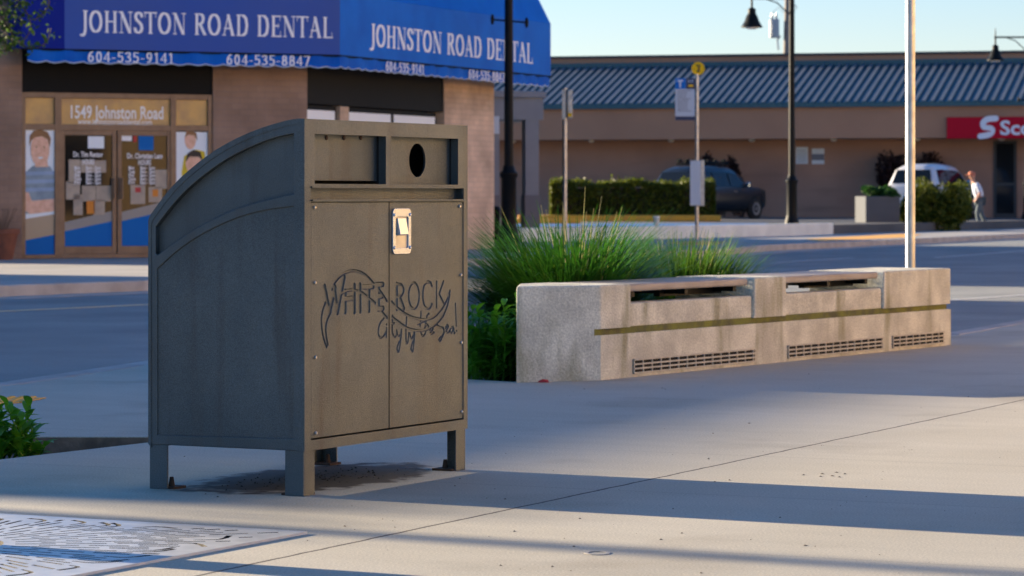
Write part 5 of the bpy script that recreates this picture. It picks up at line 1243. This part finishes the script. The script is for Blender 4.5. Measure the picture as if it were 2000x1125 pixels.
# leafy branches hanging in at the upper left
bt = thing('street_tree', 'leafy street tree reaching in at the upper left corner, in front of the clinic', 'tree', (-8.7, 41, 0))
mb = MB(); mb.tube([(0, 0, 0), (.05, 0, 2.2), (0, .05, 4.6)], [.14, .12, .08], 12)
lv = MB()
def twig(path):
    P_ = smooth_path(path, 5); mb.tube(P_, [.012*(1-.7*i/len(P_))+.003 for i in range(len(P_))], 5)
    for p in P_:
        for _ in range(3): leaf_cloud(lv, [p+Vector((random.gauss(0, .05), random.gauss(0, .05), random.gauss(0, .045)))], .045)
for pts in (((-40, -30), (-5, 5), (15, 40), (25, 85), (12, 97)), ((-10, -40), (30, -5), (52, 25), (60, 55), (42, 86)), ((10, -40), (60, -20), (95, 0), (88, 22), (65, 40)),
            ((-30, 10), (0, 30), (20, 60), (52, 92), (88, 85), (100, 55)), ((-40, 40), (-10, 60), (8, 80), (10, 100)), ((-30, -10), (5, -5), (30, 10), (50, 0)), ((-40, 70), (-12, 85), (6, 99)), ((-20, 0), (10, 20), (28, 30), (45, 45)), ((-30, 20), (-5, 45), (20, 75), (30, 90))):
    twig([at(x_, y_, 40.6+random.uniform(-.4, .4))-Vector((-8.7, 41, 0)) for x_, y_ in pts])
cl = [Vector((random.gauss(0, .8), random.gauss(0, .8), 4.9+random.gauss(0, .7))) for _ in range(40)]
leaf_cloud(lv, [random.choice(cl)+Vector((random.gauss(0, .28), random.gauss(0, .28), random.gauss(0, .25))) for _ in range(5000)], .06)
for k in range(8): a = k*.8; mb.tube([(0, 0, 3+.15*k), (.8*math.cos(a), .8*math.sin(a), 4.4), (1.5*math.cos(a), 1.5*math.sin(a), 4.9)], [.05, .03, .01], 6)
mb.build('trunk', M['bark'], bt, smooth=True); lv.build('crown', M['leaf'], bt, fix=False)
# litter and grit on the pavement
mb = MB()
for _ in range(170):
    px_, py_ = random.uniform(300, 2000), random.uniform(700, 1120); p = gp(px_, py_); s_ = random.choice((.002, .002, .003, .003, .005)); n_ = 5
    mb.add([(p.x+s_*random.uniform(.6, 1.4)*math.cos(6.283*k/n_), p.y+s_*random.uniform(.6, 1.4)*math.sin(6.283*k/n_), .0005) for k in range(n_)]+[(p.x, p.y, .0005+s_*.7)], [(k, (k+1) % n_, n_) for k in range(n_)])
for px_, py_ in ((1570, 928), (1603, 931), (1606, 926), (1650, 926), (1634, 923), (1625, 930), (1572, 1066), (1463, 827), (1640, 932)):
    p = gp(px_, py_); s_ = .008
    mb.add([(p.x+s_*random.uniform(.6, 1.4)*math.cos(6.283*k/5), p.y+s_*random.uniform(.6, 1.4)*math.sin(6.283*k/5), .0005) for k in range(5)]+[(p.x, p.y, .004)], [(k, (k+1) % 5, 5) for k in range(5)])
tag(mb.build('grit', M['litter'], fix=False), kind='stuff')
p = gp(1060, 747.5); mb = MB(); mb.add([(p.x-.03, p.y, .002), (p.x+.035, p.y-.01, .002), (p.x+.03, p.y+.03, .015), (p.x-.02, p.y+.03, .01), (p.x, p.y+.01, .02)], [(0, 1, 4), (1, 2, 4), (2, 3, 4), (3, 0, 4)])
tag(mb.build('litter_scrap', M['red_bit'], fix=False), 'tiny red litter scrap lying at the foot of the bench end', 'litter')
p = gp(1166, 1080.5); ring = [(p.x+.038*math.cos(k*.2618), p.y+.05*math.sin(k*.2618)) for k in range(24)]; rin = [(p.x+.026*math.cos(k*.2618), p.y+.036*math.sin(k*.2618)) for k in range(24)]
structure(plate('chalk_ring', [ring, rin], M['kerb'], lambda u, v, ww: (u, v, .001+ww), .001))
